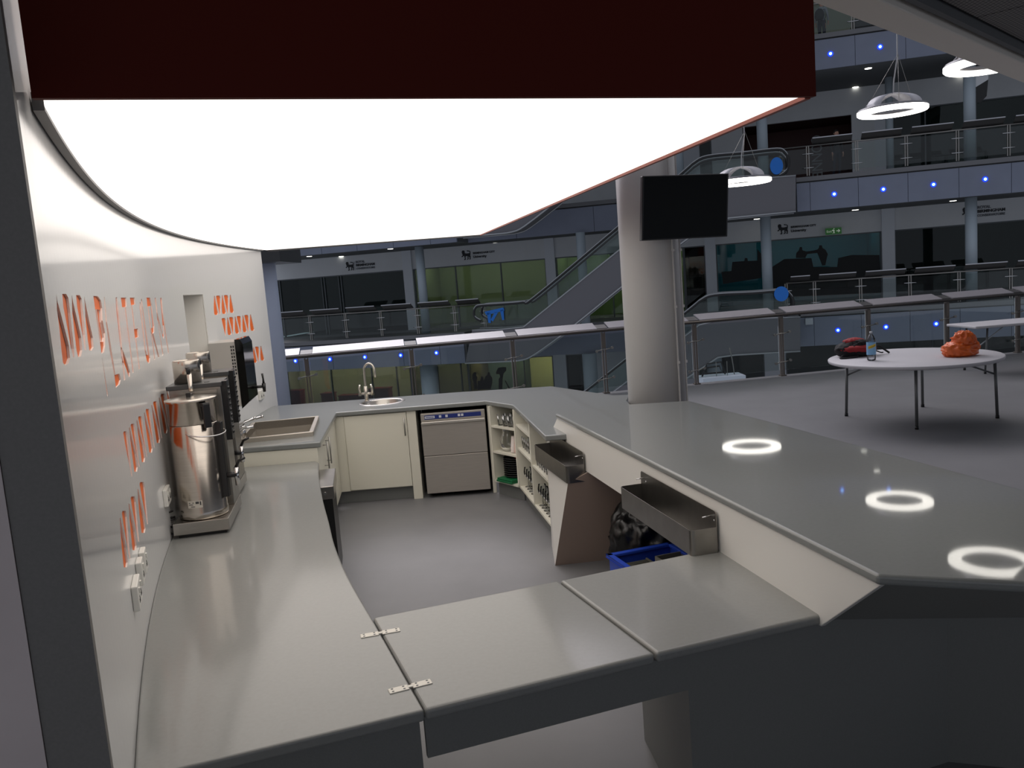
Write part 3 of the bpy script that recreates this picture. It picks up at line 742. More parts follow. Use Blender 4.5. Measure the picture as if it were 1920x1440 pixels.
# sockets on the curved wall
SOCK = mat('socket_white', (226, 224, 216), .35)
def socket(px, py, w, h, name, label, nmod=1, group=None):
    p, n = wall_hit(px, py); t = thing(name, label, 'socket', p, math.atan2(n.y, n.x), group)
    b = MB().box(.0005, .022, -w / 2, w / 2, -h / 2, h / 2).build('back_box', SOCK, t, bevel=.004)
    for k in range(nmod):
        y = -w / 2 + w * (k + .5) / nmod
        s_ = MB().box(.022, .027, y - .008, y + .008, h * .12, h * .32).build('switch', SOCK, t)
        MB().box(.0218, .0235, y - .012, y - .005, -h * .25, -h * .1).box(.0218, .0235, y + .005, y + .012, -h * .25, -h * .1).box(.0218, .0235, y - .003, y + .003, -h * .08, h * .0).build('pin_hole', BLACK, s_)
    return t
socket(263, 1052, .09, .09, 'wall_socket', 'single white wall switch, farthest of the three plates by the lowest orange shapes', 1, 'sockets above the curved worktop')
socket(257, 1072, .09, .09, 'wall_socket', 'single white wall switch between the double socket and the farthest switch', 1, 'sockets above the curved worktop')
socket(250, 1112, .155, .09, 'wall_socket', 'double white wall socket nearest the camera, low on the white graphic wall', 2, 'sockets above the curved worktop')
socket(309, 930, .15, .09, 'wall_socket', 'white wall socket with black cables, left of the nearest coffee machine', 2, 'sockets above the curved worktop')
socket(488, 740, .15, .09, 'wall_socket', 'white wall socket to the right of the wall boiler', 2)
cb_ = thing('power_cable', 'coiled black power cable between the wall socket and nearest coffee machine', 'cable', (-1.93, 4.50, ZL))
pts = [(-.03, .02, .2), (-.01, .0, .15)]
for k in range(40): pts.append((.0 + .028 * math.sin(k * .9), -.01 + .03 * math.cos(k * .77), .13 - .0028 * k + .015 * math.sin(k * .5)))
MB().tube(interp(pts, 2), .0045, 6).build('cord', BLACK, cb_)
p, n = wall_hit(309, 930)
MB().box(-.02, .03, -.025, .025, .14, .20, Matrix.Translation((-.03, .02, 0))).build('plug', BLACK, cb_)

# ================================================================== GLASSES, PLATES
def lathe_obj(prof, m, name, seg=20): return MB().lathe(prof, seg=seg).build(name, m)
ORD = ('first', 'second', 'third', 'fourth', 'fifth', 'sixth', 'seventh', 'eighth', 'ninth')
def put(proto, x, y, z, label, cat, group, rz=0, first=[None]):
    o = proto if proto.get('label') is None else copy_tree(proto)
    o.location = (x, y, z); o.rotation_euler.z = rz; tag(o, label, cat, group); return o
tumb = lathe_obj([(.036, .10), (.031, .004), (.0, .002)], GLS, 'drinking_glass')
wine = lathe_obj([(.0, .0), (.034, .0), (.034, .003), (.005, .008), (.004, .075), (.012, .085), (.036, .115), (.038, .14), (.031, .175)], GLS, 'wine_glass')
jug = lathe_obj([(.054, .205), (.046, .19), (.051, .16), (.077, .10), (.077, .05), (.048, .003), (.0, .002)], GLS, 'glass_jug', 28)
def shelfpos(U, u, v, z): t, p, d, n = U; q = p + d * u + n * v; return q.x, q.y, z
for i in range(8):
    x, y, z = shelfpos(SA, .10 + .075 * (i % 4), .06 + .085 * (i // 4), .66); put(tumb, x, y, z, 'small clear glass on the corner unit top shelf, %s row, %s from the left' % (('front', 'back')[i // 4], ORD[i % 4]), 'glass', 'glasses on the corner unit top shelf')
x, y, z = shelfpos(SA, .13, .10, .42); put(jug, x, y, z, 'clear round glass jug on the middle corner shelf, left of the cups', 'jug', None)
x, y, z = shelfpos(SA, .21, .21, .42); put(jug, x, y, z, 'clear glass jug at the back of the middle corner shelf', 'jug', None)
CUP = mat('paper_cup', (224, 214, 208), .6); CUPB = mat('pink_cup_paper', (206, 172, 162), .6)
for i, mm in enumerate((CUP, CUPB, CUP)):
    x, y, z = shelfpos(SA, .25 + .04 * i, .06 + .01 * i, .42)
    t = thing('cup_stack', ['white paper cup stack, leftmost of three on the middle corner shelf', 'pinkish paper cup stack in the middle of three on the corner shelf', 'pale paper cup stack, rightmost of three on the middle corner shelf'][i], 'cups', (x, y, z + .004), 0, 'paper cup stacks')
    Mt = Matrix.Rotation(.12, 4, 'Y')
    for k in range(6): MB().lathe([(.018, .0), (.0235, .05), (.025, .05), (.0195, .0)], (0, 0, k * .02), 16, Mt).build('cup', mm, t)
x, y, z = shelfpos(SA, .185, .135, .148)
gb = thing('chopping_board', 'green plastic chopping board under the black plates', 'chopping board', (x, y, z), -.9)
MB().box(-.11, .11, -.16, .17, .0, .018).build('board', mat('green_plastic', (16, 104, 62), .45), gb, bevel=.004)
MB().box(-.11, .11, -.15, .17, .0182, .034).build('second_board', mat('green_plastic', (16, 104, 62), .45), gb, bevel=.004)
pz = z + .0345
plate = lathe_obj([(.0, .004), (.09, .004), (.115, .02), (.118, .02), (.118, .016), (.092, .0), (.0, .0)], mat('black_plate_glaze', (38, 38, 39), .35), 'plate', 32)
for k in range(9):
    put(plate, x, y + .0, pz + k * .0205, ('lowest black plate, lying on the green board' if k == 0 else 'topmost black plate of the stack, under the red disc' if k == 8 else 'round black plate in the stack, %s up from the green board' % ORD[k]), 'plate', 'black plates stacked on the green board')
o = MB().cyl((0, 0, 0), .045, .004, 20).build('red_disc', mat('red_orange_disc', (196, 62, 40), .5)); o.location = (x + .03, y - .02, pz + 8 * .0205 + .0045); tag(o, 'small orange-red disc lying on the black plate stack', 'disc')
for r_ in range(2):
    for i in range(6):
        x, y, z = shelfpos(SB, .07 + .09 * i, .07 + .10 * r_, .148); put(wine, x, y, z, 'stemmed wine glass on the first bay bottom board, %s row, %s from the far end' % (('front', 'back')[r_], ORD[i]), 'glass', 'wine glasses on the first bay bottom board')
for r_ in range(2):
    for i in range(6):
        x, y, z = shelfpos(SB, .72 + .085 * i, .06 + .10 * r_, .148); put(wine, x, y, z, 'stemmed glass in the bay by the white end panel, %s row, %s from the divider' % (('front', 'back')[r_], ORD[i]), 'glass', 'stemmed glasses in the second bay')
for i in range(6):
    x, y, z = shelfpos(SB, .72 + .085 * i, .06, .48); put(tumb, x, y, z, 'clear tumbler on the shelf by the white end panel, %s from the divider' % ORD[i], 'glass', 'tumblers on the second bay shelf')
for i in range(6):
    x, y, z = shelfpos(SB, .07 + .085 * i, .07, .50); put(tumb, x, y, z, 'clear tumbler on the lower shelf of the first long bay, %s from the far end' % ORD[i], 'glass', 'tumblers on the first bay shelf')

# ================================================================== CRATE, BAG
cr_ = thing('plastic_crate', 'blue plastic crate with a grating and a grey box, under the bar', 'crate', (.785, 4.60, 0), .31)
BLUEC_ = mat('blue_crate_plastic', (38, 74, 190), .4)
cm = MB(); X, Y_, Z_ = .20, .30, .32
for a in (-1, 1):
    cm.box(a * X - .006, a * X + .006, -Y_, Y_, 0, Z_); cm.box(-X, X, a * Y_ - .006, a * Y_ + .006, 0, Z_)
cm.box(-X, X, -Y_, Y_, 0, .01); cm.build('crate_body', BLUEC_, cr_)
rm = MB()
for a in (-1, 1):
    rm.box(a * X - .018, a * X + .018, -Y_ - .018, Y_ + .018, Z_ - .012, Z_ + .006); rm.box(-X - .018, X + .018, a * Y_ - .018, a * Y_ + .018, Z_ - .012, Z_ + .006)
rm.build('rim', BLUEC_, cr_, bevel=.004)
gr = thing('drip_grating', 'metal drip tray grating standing in the blue crate', 'grating', (.745, 4.66, .012), .31)
gm = MB()
for k in range(15): gm.box(-.15, .02, -.10 + k * .018, -.092 + k * .018, .262, .27)
gm.box(-.16, -.15, -.11, .17, .0, .275).box(.02, .03, -.11, .17, .0, .275)
gm.build('slats', mat('grating_metal', (150, 148, 132), .35, .7), gr)
gx = thing('grey_tray', 'grey plastic tray lying in the blue crate', 'tray', (.90, 4.58, .012), .31)
tm_ = MB().box(-.085, .085, -.2, .2, .0, .005)
for a in (-1, 1): tm_.box(a * .085 - .004, a * .085 + .004, -.2, .2, 0, .31).box(-.085, .085, a * .2 - .004, a * .2 + .004, 0, .31)
tm_.build('tray_body', mat('grey_plastic', (120, 118, 112), .4), gx)

def crumple(name, m, r, sz, seed, amp=.16, seg=48, zflat=True, freq=3.0):
    from mathutils import noise as NZ
    mb = MB(); mb.ball((0, 0, 0), 1.0, seg)
    vs = []
    for v in mb.v:
        p = Vector(v); o = Vector((seed * 3.1, seed * 1.7, 0))
        k = 1 + amp * (abs(NZ.noise(p * freq + o)) * -1.6 + .5) + amp * .5 * abs(NZ.noise(p * freq * 2.6 + o)) * 1.6
        q_ = Vector((p.x * sz[0], p.y * sz[1], p.z * sz[2])) * k * r
        if zflat: q_.z = max(q_.z, -sz[2] * r * .75)
        vs.append(q_ + Vector((0, 0, sz[2] * r * .75)))
    mb.v = [tuple(v) for v in vs]
    return mb.build(name, m)
BAGM = mat('black_bin_liner', (14, 14, 15), .28, bump=.5, nscale=9)
b = crumple('bin_bag', BAGM, .27, (.85, .75, 1.2), 3, .2, 72, freq=2.2); b.location = (.80, 5.24, .0); tag(b, 'black crinkled bin bag standing behind the blue crate, below the near trough', 'bin bag')

# ================================================================== COLUMN, TELEVISION
ccx, ccy, cr0 = 1.215, 7.02, .245
cl = thing('round_column', 'large round pale grey column carrying the black television', 'column', (ccx, ccy, 0))
MB().cyl((0, 0, 0), cr0, 3.9, 64).build('shaft', COLM, cl)
for k, px in enumerate((1261.5, 1275.5)):
    q = onp(px, 480, (0, ccy - .235 + .04 * k), (1, ccy - .235 + .04 * k))
    mb = MB().box(q.x - ccx - .004, q.x - ccx + .004, q.y - ccy - .012, q.y - ccy + .02, 0.0, 3.9)
    for z in (.4, 1.2, 1.65, 2.1, 2.6): mb.box(q.x - ccx - .008, q.x - ccx + .012, q.y - ccy - .018, q.y - ccy + .01, z, z + .02)
    mb.build('conduit', COLM, cl)
t0 = atY(1205, 330, 6.50); t1 = atY(1366.5, 325, 6.66); t2 = atY(1364, 443.5, 6.66); t3 = atY(1203, 451.5, 6.50)
tv = thing('television', 'black wall television hung on the round column, screen off', 'television', (t0 + t2) / 2)
tn = (t1 - t0).cross(t3 - t0).normalized()
if tn.y > 0: tn = -tn
shift(MB().extr([t0, t1, t2, t3], -tn * .045), tv).build('housing', BLACK, tv, bevel=.004)
cen = (t0 + t1 + t2 + t3) / 4
ins = [cen + (p_ - cen) * .965 + tn * .001 for p_ in (t0, t1, t2, t3)]
shift(MB().extr(ins, -tn * .003), tv).build('screen', SCREEN, tv)
shift(MB().box(cen.x - .12, cen.x + .0, cen.y + .03, ccy - .2, cen.z - .1, cen.z + .1), tv).build('wall_bracket', BLACK, tv)

# ================================================================== CEILING SLAB AT RIGHT
ZS = 3.55
e0, e1 = at(1512, 0, ZS).xy, at(1920, 156, ZS).xy; f0, f1 = at(1595, 0, ZS).xy, at(1920, 103, ZS).xy
ed = (e1 - e0).normalized(); en = Vector((ed.y, -ed.x))
if en.x < 0: en = -en
E0 = e0 - ed * 9; E1 = e1 + ed * 9
wd = (f0 - e0).dot(en) * .5 + (f1 - e1).dot(en) * .5
struct('ceiling', MB().prism([E0, E1, E1 + en * wd, E0 + en * wd], ZS, ZS + .95), mat('beam_grey', (236, 229, 218), .7), bevel=.01)
PERF = bpy.data.materials.new('perforated_ceiling'); PERF.use_nodes = True; t = PERF.node_tree; b_ = t.nodes['Principled BSDF']
tcn = t.nodes.new('ShaderNodeTexCoord'); vm = t.nodes.new('ShaderNodeVectorMath'); vm.operation = 'SCALE'; vm.inputs['Scale'].default_value = 26
fr_ = t.nodes.new('ShaderNodeVectorMath'); fr_.operation = 'FRACTION'; sb_ = t.nodes.new('ShaderNodeVectorMath'); sb_.operation = 'SUBTRACT'; sb_.inputs[1].default_value = (.5, .5, .5)
ml = t.nodes.new('ShaderNodeVectorMath'); ml.operation = 'MULTIPLY'; ml.inputs[1].default_value = (1, 1, 0)
ln_ = t.nodes.new('ShaderNodeVectorMath'); ln_.operation = 'LENGTH'; lt_ = t.nodes.new('ShaderNodeMath'); lt_.operation = 'LESS_THAN'; lt_.inputs[1].default_value = .30
mx = t.nodes.new('ShaderNodeMixRGB'); mx.inputs[1].default_value = (*lin((120, 116, 112)), 1); mx.inputs[2].default_value = (*lin((30, 29, 28)), 1)
t.links.new(tcn.outputs['Object'], vm.inputs[0]); t.links.new(vm.outputs[0], fr_.inputs[0]); t.links.new(fr_.outputs[0], sb_.inputs[0]); t.links.new(sb_.outputs[0], ml.inputs[0]); t.links.new(ml.outputs[0], ln_.inputs[0]); t.links.new(ln_.outputs['Value'], lt_.inputs[0]); t.links.new(lt_.outputs[0], mx.inputs[0]); t.links.new(mx.outputs[0], b_.inputs['Base Color'])
b_.inputs['Roughness'].default_value = .6
pe_ = MB()
g0 = E0 + en * (wd + .12)
for k in range(24):
    for j in range(4):
        a = g0 + ed * (k * 1.22) + en * (j * 1.5); pe_.prism([a, a + ed * 1.205, a + ed * 1.205 + en * 1.485, a + en * 1.485], ZS + .10, ZS + .13)
struct('ceiling_panels', pe_, PERF); bpy.data.objects['ceiling_panels'].name = 'ceiling'
struct('ceiling', MB().prism([E0 + en * wd, E1 + en * wd, E1 + en * 9, E0 + en * 9], ZS + .2, ZS + .95), DGREY)
struct('trim_1', MB().prism([E0 + en * (wd + .04), E1 + en * (wd + .04), E1 + en * (wd + .09), E0 + en * (wd + .09)], ZS + .04, ZS + .19), SOFFIT)

# ================================================================== RING PENDANTS
def make_ring():
    t = thing('ring_pendant', '', 'pendant lamp')
    R1, R2 = .50, .345
    MB().lathe([(R1, .0), (R1, .055), (R1 - .02, .075), (R2 + .02, .075), (R2, .055), (R2, .03), (R2 + .006, .03)], seg=64).build('housing', mat('lamp_grey', (120, 120, 124), .4, .3), t)
    MB().lathe([(R1 + .002, .042), (R1 + .002, .0), (R1 - .015, -.016), (R2 + .02, -.016), (R2 + .004, .0), (R2 + .004, .01), (R2 + .03, .012), (R1 - .03, .012)], seg=64).build('diffuser', LAMPE, t)
    for q_ in (0, PI / 2):
        vs = []; n = 14
        for i in range(n + 1):
            a = PI * i / n; w = .075 + .05 * abs(math.cos(a)); x = -.42 * math.cos(a); z = .06 + .20 * math.sin(a)
            for (s_, dz_) in ((-1, 0), (1, 0), (1, .012), (-1, .012)):
                v = Vector((x, s_ * w, z + dz_)); vs.append(Matrix.Rotation(q_ + .5, 3, 'Z') @ v)
        fs = []
        for i in range(n):
            for k in range(4): fs.append((4 * i + k, 4 * i + (k + 1) % 4, 4 * i + 4 + (k + 1) % 4, 4 * i + 4 + k))
        MB().add(vs, fs, True).build('arched_band', mat('arch_white', (186, 184, 190), .45), t)
    MB().tube([(.02, 0, .27), (.03, 0, .45), (.09, 0, .8), (.10, 0, 4.5)], .010, 6).build('cord', mat('pale_cord', (170, 170, 172), .5), t)
    for a in (.3, 2.4, 4.5):
        MB().tube([(.42 * math.cos(a), .42 * math.sin(a), .07), (.10, 0, .85)], .003, 5).build('suspension_wire', STEELD, t)
    return t
lamps = [((1389, 341), 14.6, 'ring pendant lamp partly hidden behind the television'), ((1673, 208), 13.2, 'ring pendant lamp hanging free left of the ceiling beam, whole ring visible'),
         ((1857, 120), 10.3, 'ring pendant lamp at the top right, cut by the ceiling beam')]
rg = None
for (c_, Y__, lab) in lamps:
    o = make_ring() if rg is None else copy_tree(rg); rg = rg or o
    o.location = atY(c_[0], c_[1], Y__) + Vector((0, 0, -.02)); o['label'] = lab; o['group'] = 'ring pendant lamps'

# ================================================================== TABLES AND WHAT LIES ON THEM
rt = thing('round_table', 'round white folding table with grey legs and a backpack on it', 'table', (4.62, 9.6, 0))
MB().lathe([(.0, .70), (.90, .70), (.915, .705), (.92, .72), (.92, .735), (.91, .742), (.0, .742)], seg=72).build('tabletop', TABLEW, rt)
feet = [at(*p_, 0).xy for p_ in ((1587, 780), (1719, 805), (1730, 763), (1870, 784))]
for f_ in feet:
    g_ = Vector((f_.x - 4.62, f_.y - 9.6)); tp__ = g_ * .97
    l_ = MB().tube([(g_.x, g_.y, .03), (tp__.x, tp__.y, .70)], .017, 10).build('leg', LEGM, rt)
    MB().cyl((g_.x, g_.y, 0), .021, .035, 12).build('rubber_foot', BLACK, l_)
    br_ = g_ * .45
    MB().tube([(g_.x * .985, g_.y * .985, .50), (br_.x, br_.y, .695)], .010, 8).build('brace', LEGM, rt)
MB().box(-.02, .02, -.5, .5, .66, .70).build('under_frame', LEGM, rt)
lg = thing('folding_table', 'long white rectangular folding table behind the round one, near the railing', 'table', (7.85, 12.93, 0), .06)
MB().box(-.92, .92, -.38, .38, .70, .74).build('tabletop', TABLEW, lg, bevel=.012)
for sx in (-1, 1):
    for sy in (-1, 1):
        l_ = MB().tube([(sx * .70, sy * .26, .02), (sx * .66, sy * .26, .70)], .015, 10).build('leg', LEGM, lg); MB().cyl((sx * .70, sy * .26, 0), .019, .03, 10).build('rubber_foot', BLACK, l_)
    MB().tube([(sx * .69, 0, .35), (sx * .2, 0, .69)], .010, 8).tube([(sx * .685, -.26, .35), (sx * .685, .26, .35)], .010, 8).build('brace', mat('bright_brace', (190, 196, 200), .35, .5), lg)
bp_ = at(1634, 676, .742)
bt = thing('drinks_bottle', 'clear plastic drinks bottle with a pale blue label on the round table', 'bottle', bp_)
MB().lathe([(.0, .002), (.035, .0), (.048, .012), (.050, .03), (.050, .22), (.045, .25), (.022, .295), (.014, .305), (.014, .315)], seg=28).build('bottle_body', PETM, bt)
lbm = MB().lathe([(.0508, .07), (.0508, .215)], seg=28).build('label_band', mat('pale_blue_label', (128, 176, 214), .5), bt)
MB().cyl((0, 0, .312), .016, .02, 16).build('cap', mat('cap_white', (200, 205, 210), .4), bt)
ly = MB(); N_ = 10
for i in range(N_):
    a0_, a1_ = math.radians(-150 + 100 * i / N_), math.radians(-150 + 100 * (i + 1) / N_)
    z0_, z1_ = .135 + .03 * i / N_, .135 + .03 * (i + 1) / N_
    ly.add([A(0, 0, .0514, a0_, z0_), A(0, 0, .0514, a1_, z1_), A(0, 0, .0514, a1_, z1_ + .032), A(0, 0, .0514, a0_, z0_ + .032)], [(0, 1, 2, 3)], True)
lyo = ly.build('yellow_banner', mat('yellow_print', (222, 186, 50), .5), lbm)
tx, wdt = text_mb('Schweppes', .024, Matrix.Identity(4), .0003)
tx.v = [A(0, 0, .0518 + v[2] * .5, math.radians(-146 + 92 * v[0] / wdt), .142 + .03 * v[0] / wdt + v[1] * .9) for v in tx.v]
tx.build('lettering', mat('dark_print', (60, 50, 40), .5), lyo)
# backpack
pk = at(1606, 668, .742); bkp = thing('backpack', 'black and dark red backpack lying on the left of the round table', 'backpack', (pk.x, pk.y + .04, .742), .1)
b = crumple('main_bag', mat('black_fabric', (26, 24, 26), .8), .2, (1.1, .75, .52), 5, .22, 48, freq=2.2); b.parent = bkp
b2 = crumple('front_pocket', mat('red_fabric', (150, 30, 34), .75), .2, (1.02, .62, .26), 9, .15, 40, freq=3.5); b2.parent = bkp; b2.location = (.01, -.06, .055)
b3 = crumple('top_panel', mat('red_fabric', (150, 30, 34), .75), .2, (.62, .45, .22), 11, .2, 32, freq=4); b3.parent = bkp; b3.location = (.0, .02, .14)
b4 = crumple('top_mesh', mat('black_fabric', (26, 24, 26), .8), .2, (.5, .5, .2), 12, .3, 32, freq=4); b4.parent = bkp; b4.location = (.04, -.03, .13)
sgp = interp([(-.2, -.1, .03), (-.27, -.16, .012), (-.25, -.2, .01), (-.12, -.2, .012), (-.05, -.16, .015)], 5)
MB().tube(sgp, .011, 6).build('strap', mat('black_fabric', (26, 24, 26), .8), bkp)
MB().tube(interp([(.17, -.05, .04), (.28, .0, .10), (.36, -.02, .05), (.40, -.06, .01)], 5), .012, 6).tube(interp([(.18, -.02, .08), (.27, -.08, .03), (.33, -.04, .02)], 4), .008, 6).build('side_strap', mat('black_fabric', (26, 24, 26), .8), bkp)
ob = at(1803, 668, .742)
ORB = mat('orange_bag_plastic', (226, 104, 42), .35, bump=.4, nscale=14)
bagt = thing('carrier_bag', 'crumpled orange plastic carrier bag on the right of the round table', 'bag', (ob.x, ob.y + .03, .742))
b = crumple('bag_body', ORB, .185, (.95, .72, .5), 21, .3, 56, freq=2.4); b.parent = bagt
b = crumple('bag_top', ORB, .15, (.75, .6, .65), 25, .35, 48, freq=2.8, zflat=False); b.parent = bagt; b.location = (.045, .0, .10)
b = crumple('handle_tuft', ORB, .07, (.7, .5, .7), 29, .4, 24, freq=3, zflat=False); b.parent = bagt; b.location = (.165, -.01, .06)

# ================================================================== NEAR RAILING
rd = Vector((1, .15)).normalized(); rn = Vector((-rd.y, rd.x))       # rn: away from camera
def railx(px, py): return onp(px, py, (0, RL(0)), (1, RL(1)))
posts = [railx(px, py) for px, py in ((577, 700), (773, 680), (962, 665), (1132, 655), (1303, 650), (1465, 640), (1628, 620), (1775, 610), (1908, 600))]
d01 = posts[1] - posts[0]
posts = [posts[0] - d01 * .97] + posts + [posts[-1] + (posts[-1] - posts[-2])]
nr_ = thing('glass_railing', 'near glass railing with brown posts and pale slanted boards, behind the counter', 'railing', (posts[5].x, posts[5].y, 0))
def lp3(p, along, out_, z): q_ = Vector((p.x, p.y)) + rd * along + rn * out_; return Vector((q_.x, q_.y, z))
shift(MB().tube([lp3(posts[0], -.1, -.06, 1.03), lp3(posts[-1], .1, -.06, 1.03)], .024, 12), nr_).build('handrail', RAILM, nr_)
for i, p in enumerate(posts):
    if i in (0,) and False: continue
    mb = MB()
    for s_ in (-.022, .022): mb.extr([lp3(p, s_ - .008, -.03, 0), lp3(p, s_ + .008, -.03, 0), lp3(p, s_ + .008, -.03, 1.0), lp3(p, s_ - .008, -.03, 1.0)], rn.to_3d() * .06)
    mb.extr([lp3(p, -.03, -.034, .74), lp3(p, .03, -.034, .74), lp3(p, .03, -.034, .98), lp3(p, -.03, -.034, .98)], rn.to_3d() * .05)
    mb.extr([lp3(p, -.05, -.05, 0), lp3(p, .05, -.05, 0), lp3(p, .05, -.05, .02), lp3(p, -.05, -.05, .02)], rn.to_3d() * .1)
    po = shift(mb, nr_).build('post', POSTM, nr_)
    for z in (.72, .24):
        mb = MB().tube([lp3(p, -.13, -.045, z - .02), lp3(p, -.03, -.05, z), lp3(p, .03, -.05, z), lp3(p, .13, -.045, z + .02)], .009, 8)
        for s_ in (-.13, .13): mb.cyl((0, 0, -.02), .022, .04, 12, M=Matrix.Translation(lp3(p, s_, -.045, z + (.02 if s_ > 0 else -.02))) @ Matrix.Rotation(PI / 2, 4, 'X'))
        shift(mb, nr_).build('glass_clamp', STEELD, po)
for a, b in zip(posts[:-1], posts[1:]):
    L_ = (b - a).xy.length
    shift(MB().extr([lp3(a, .05, 0, .10), lp3(a, L_ - .05, 0, .10), lp3(a, L_ - .05, 0, .97), lp3(a, .05, 0, .97)], rn.to_3d() * .012), nr_).build('glass_panel', GLASSR, nr_)
    q0, q1 = .10, L_ - .10
    shift(MB().extr([lp3(a, q0, -.03, 1.065), lp3(a, q1, -.03, 1.065), lp3(a, q1, .26, 1.145), lp3(a, q0, .26, 1.145)], (0, 0, -.02)), nr_).build('leaning_board', BOARDT, nr_)
    shift(MB().extr([lp3(a, q1 + .01, .02, 1.06), lp3(a, q1 + .19, .02, 1.06), lp3(a, q1 + .19, .22, 1.11), lp3(a, q1 + .01, .22, 1.11)], (0, 0, -.03)), nr_).build('board_bracket', BOARDM, nr_)

# ================================================================== OPPOSITE SIDE OF THE ATRIUM
F0 = Vector((0, 34.6)); Fd = Vector((1, -.27)).normalized(); Fb = Vector((-Fd.y, Fd.x))     # Fb points away from the camera
def fp(s, off, z): q_ = F0 + Fd * s + Fb * off; return Vector((q_.x, q_.y, z))
def fx(px, py, off=0):
    a = F0 + Fb * off; b = a + Fd; q_ = onp(px, py, a, b); return (q_.xy - a).dot(Fd), q_.z
def fbox(mb, s0, s1, o0, o1, z0, z1): return mb.hexa([fp(s0, o0, z0), fp(s1, o0, z0), fp(s1, o1, z0), fp(s0, o1, z0), fp(s0, o0, z1), fp(s1, o0, z1), fp(s1, o1, z1), fp(s0, o1, z1)])
SL, SR = -13.0, 34.0
LV = {'ground': (-1.44, -.36), 'first': (3.57, 4.59), 'second': (8.52, 9.54), 'third': (13.5, 14.6)}
WO = 4.5
sgl, sgr = fx(873, 683)[0], fx(1497, 620)[0]
sbl, sbr = fx(857, 456)[0], fx(1494, 370)[0]
ntrim = [1]
def fascia(s0, s1, z0, z1, off, seam0, step):
    mb = MB(); a = s0; k = 0
    edges = [s0] + [seam0 + step * i for i in range(-30, 60) if s0 + .05 < seam0 + step * i < s1 - .05] + [s1]
    for a, b in zip(edges[:-1], edges[1:]): fbox(mb, a + .008, b - .008, off, off + .06, z0, z1)
    fbox(mb, s0, s1, off + .061, off + .10, z0 + .01, z1 - .01)
    ntrim[0] += 1; return struct('trim_%d' % ntrim[0], mb, FASCIA)
sB = [fx(px, py)[0] for px, py in ((1564, 364), (1656, 355), (1750, 346), (1847, 336))]
stp = (sB[-1] - sB[0]) / 3
seam0 = fx(1609, 340)[0]
fascia(sbr, SR, *LV['first'], 0, seam0, stp); fascia(SL, sbl, *LV['first'], 0, seam0, stp)
fascia(sgr, SR, *LV['ground'], 0, seam0, stp); fascia(SL, sgl, *LV['ground'], 0, seam0, stp)
fascia(SL, SR, *LV['second'], 0, seam0, stp)
fascia(sbl, sbr, LV['first'][0], LV['first'][1], 1.5, seam0, stp * 2); fascia(sgl, sgr, LV['ground'][0], LV['ground'][1], 1.5, seam0, stp * 2)
for k, (nm_, (z0, z1)) in enumerate(LV.items()):
    for (a, b, o) in (((SL, sbl, 0), (sbl, sbr, 1.5), (sbr, SR, 0)) if nm_ in ('ground', 'first') else ((SL, SR, 0),)):
        mb = MB(); fbox(mb, a, b, o + .11, 14, z0 + .02, z1 + .19); struct('floor', mb, SOFFIT)
        mb = MB(); fbox(mb, a, b, o - .04, o + .5, z1 + .05, z1 + .21); struct('trim_%d' % (20 + k), mb, mat('edge_grey', (110, 110, 112), .6))
mb = MB(); fbox(mb, SL, SR, -1, 14, -5.4, -5.2); struct('floor', mb, mat('ground_floor', (90, 92, 96), .4))
mb = MB(); fbox(mb, SL, SR, WO, WO + .1, 9.73, 13.5); struct('wall_back', mb, mat('olive_wall', (150, 156, 136), .7))
mb = MB(); fbox(mb, SL, SR, 13.9, 14, -5.2, 8.6); struct('wall_back', mb, mat('dark_room_wall', (70, 72, 72), .7))
# soffits' underside seen as darker strip
FR = mat('window_frame_grey', (92, 97, 100), .5)
nwin = [0]
def wallband(s0, s1, z0, z1, m=OFFW, th=.15, off=WO):
    mb = MB(); fbox(mb, s0, s1, off, off + th, z0, z1); return struct('wall_back', mb, m)
def window(s0, s1, z0, z1, mull=(), gl=GLASSW, off=WO, frame=.05, fm=None):
    nwin[0] += 1; fm = fm or FR
    mb = MB(); fbox(mb, s0 + frame, s1 - frame, off + .06, off + .075, z0, z1 - frame)
    w_ = struct('window_%d' % nwin[0], mb, gl)
    mb = MB(); fbox(mb, s0, s0 + frame, off, off + .12, z0, z1); fbox(mb, s1 - frame, s1, off, off + .12, z0, z1); fbox(mb, s0 + frame, s1 - frame, off, off + .12, z1 - frame, z1)
    for s_ in mull: fbox(mb, s_ - frame * .5, s_ + frame * .5, off, off + .12, z0, z1 - frame)
    mb.build('window_frame', fm, w_); return w_
nroom = 0
ROOMN = ('far left dark room', 'olive room under the second sign', 'green room behind the escalator', 'narrow dark room', 'teal room beside the exit sign', 'dark room at the right', 'upper gallery dark room', 'long ground level room', 'short ground level room', 'ground level silhouette room', 'yellow ground level room', 'g', 'h', 'i')
def room(s0, s1, z0, z1, m, depth=4.0, lights=0, es=None, off=WO, where=''):
    global nroom
    nroom += 1
    mb = MB(); fbox(mb, s0, s1, off + depth, off + depth + .1, z0, z1); fbox(mb, s0 - .05, s0 + .05, off + .2, off + depth, z0, z1); fbox(mb, s1 - .05, s1 + .05, off + .2, off + depth, z0, z1)
    struct('wall_back', mb, m)
    for k in range(lights):
        sc_ = s0 + (s1 - s0) * (k + .5) / lights
        mb = MB(); fbox(mb, sc_ - min(.75, (s1 - s0) / lights * .36), sc_ + min(.75, (s1 - s0) / lights * .36), off + depth * .45, off + depth * .45 + .16, z1 - .12, z1 - .07)
        o = mb.build('strip_light', es or STRIPE); o.location = (0, 0, 0)
        tag(o, 'ceiling strip light, %s from the left in the %s' % (('first', 'second', 'third', 'fourth')[k], ROOMN[nroom - 1]), 'strip light', 'strip lights in the opposite rooms')
S1 = lambda px, py=560: fx(px, py, WO)[0]
ZB1, ZT1, ZG = 3.585, 2.70, -.17
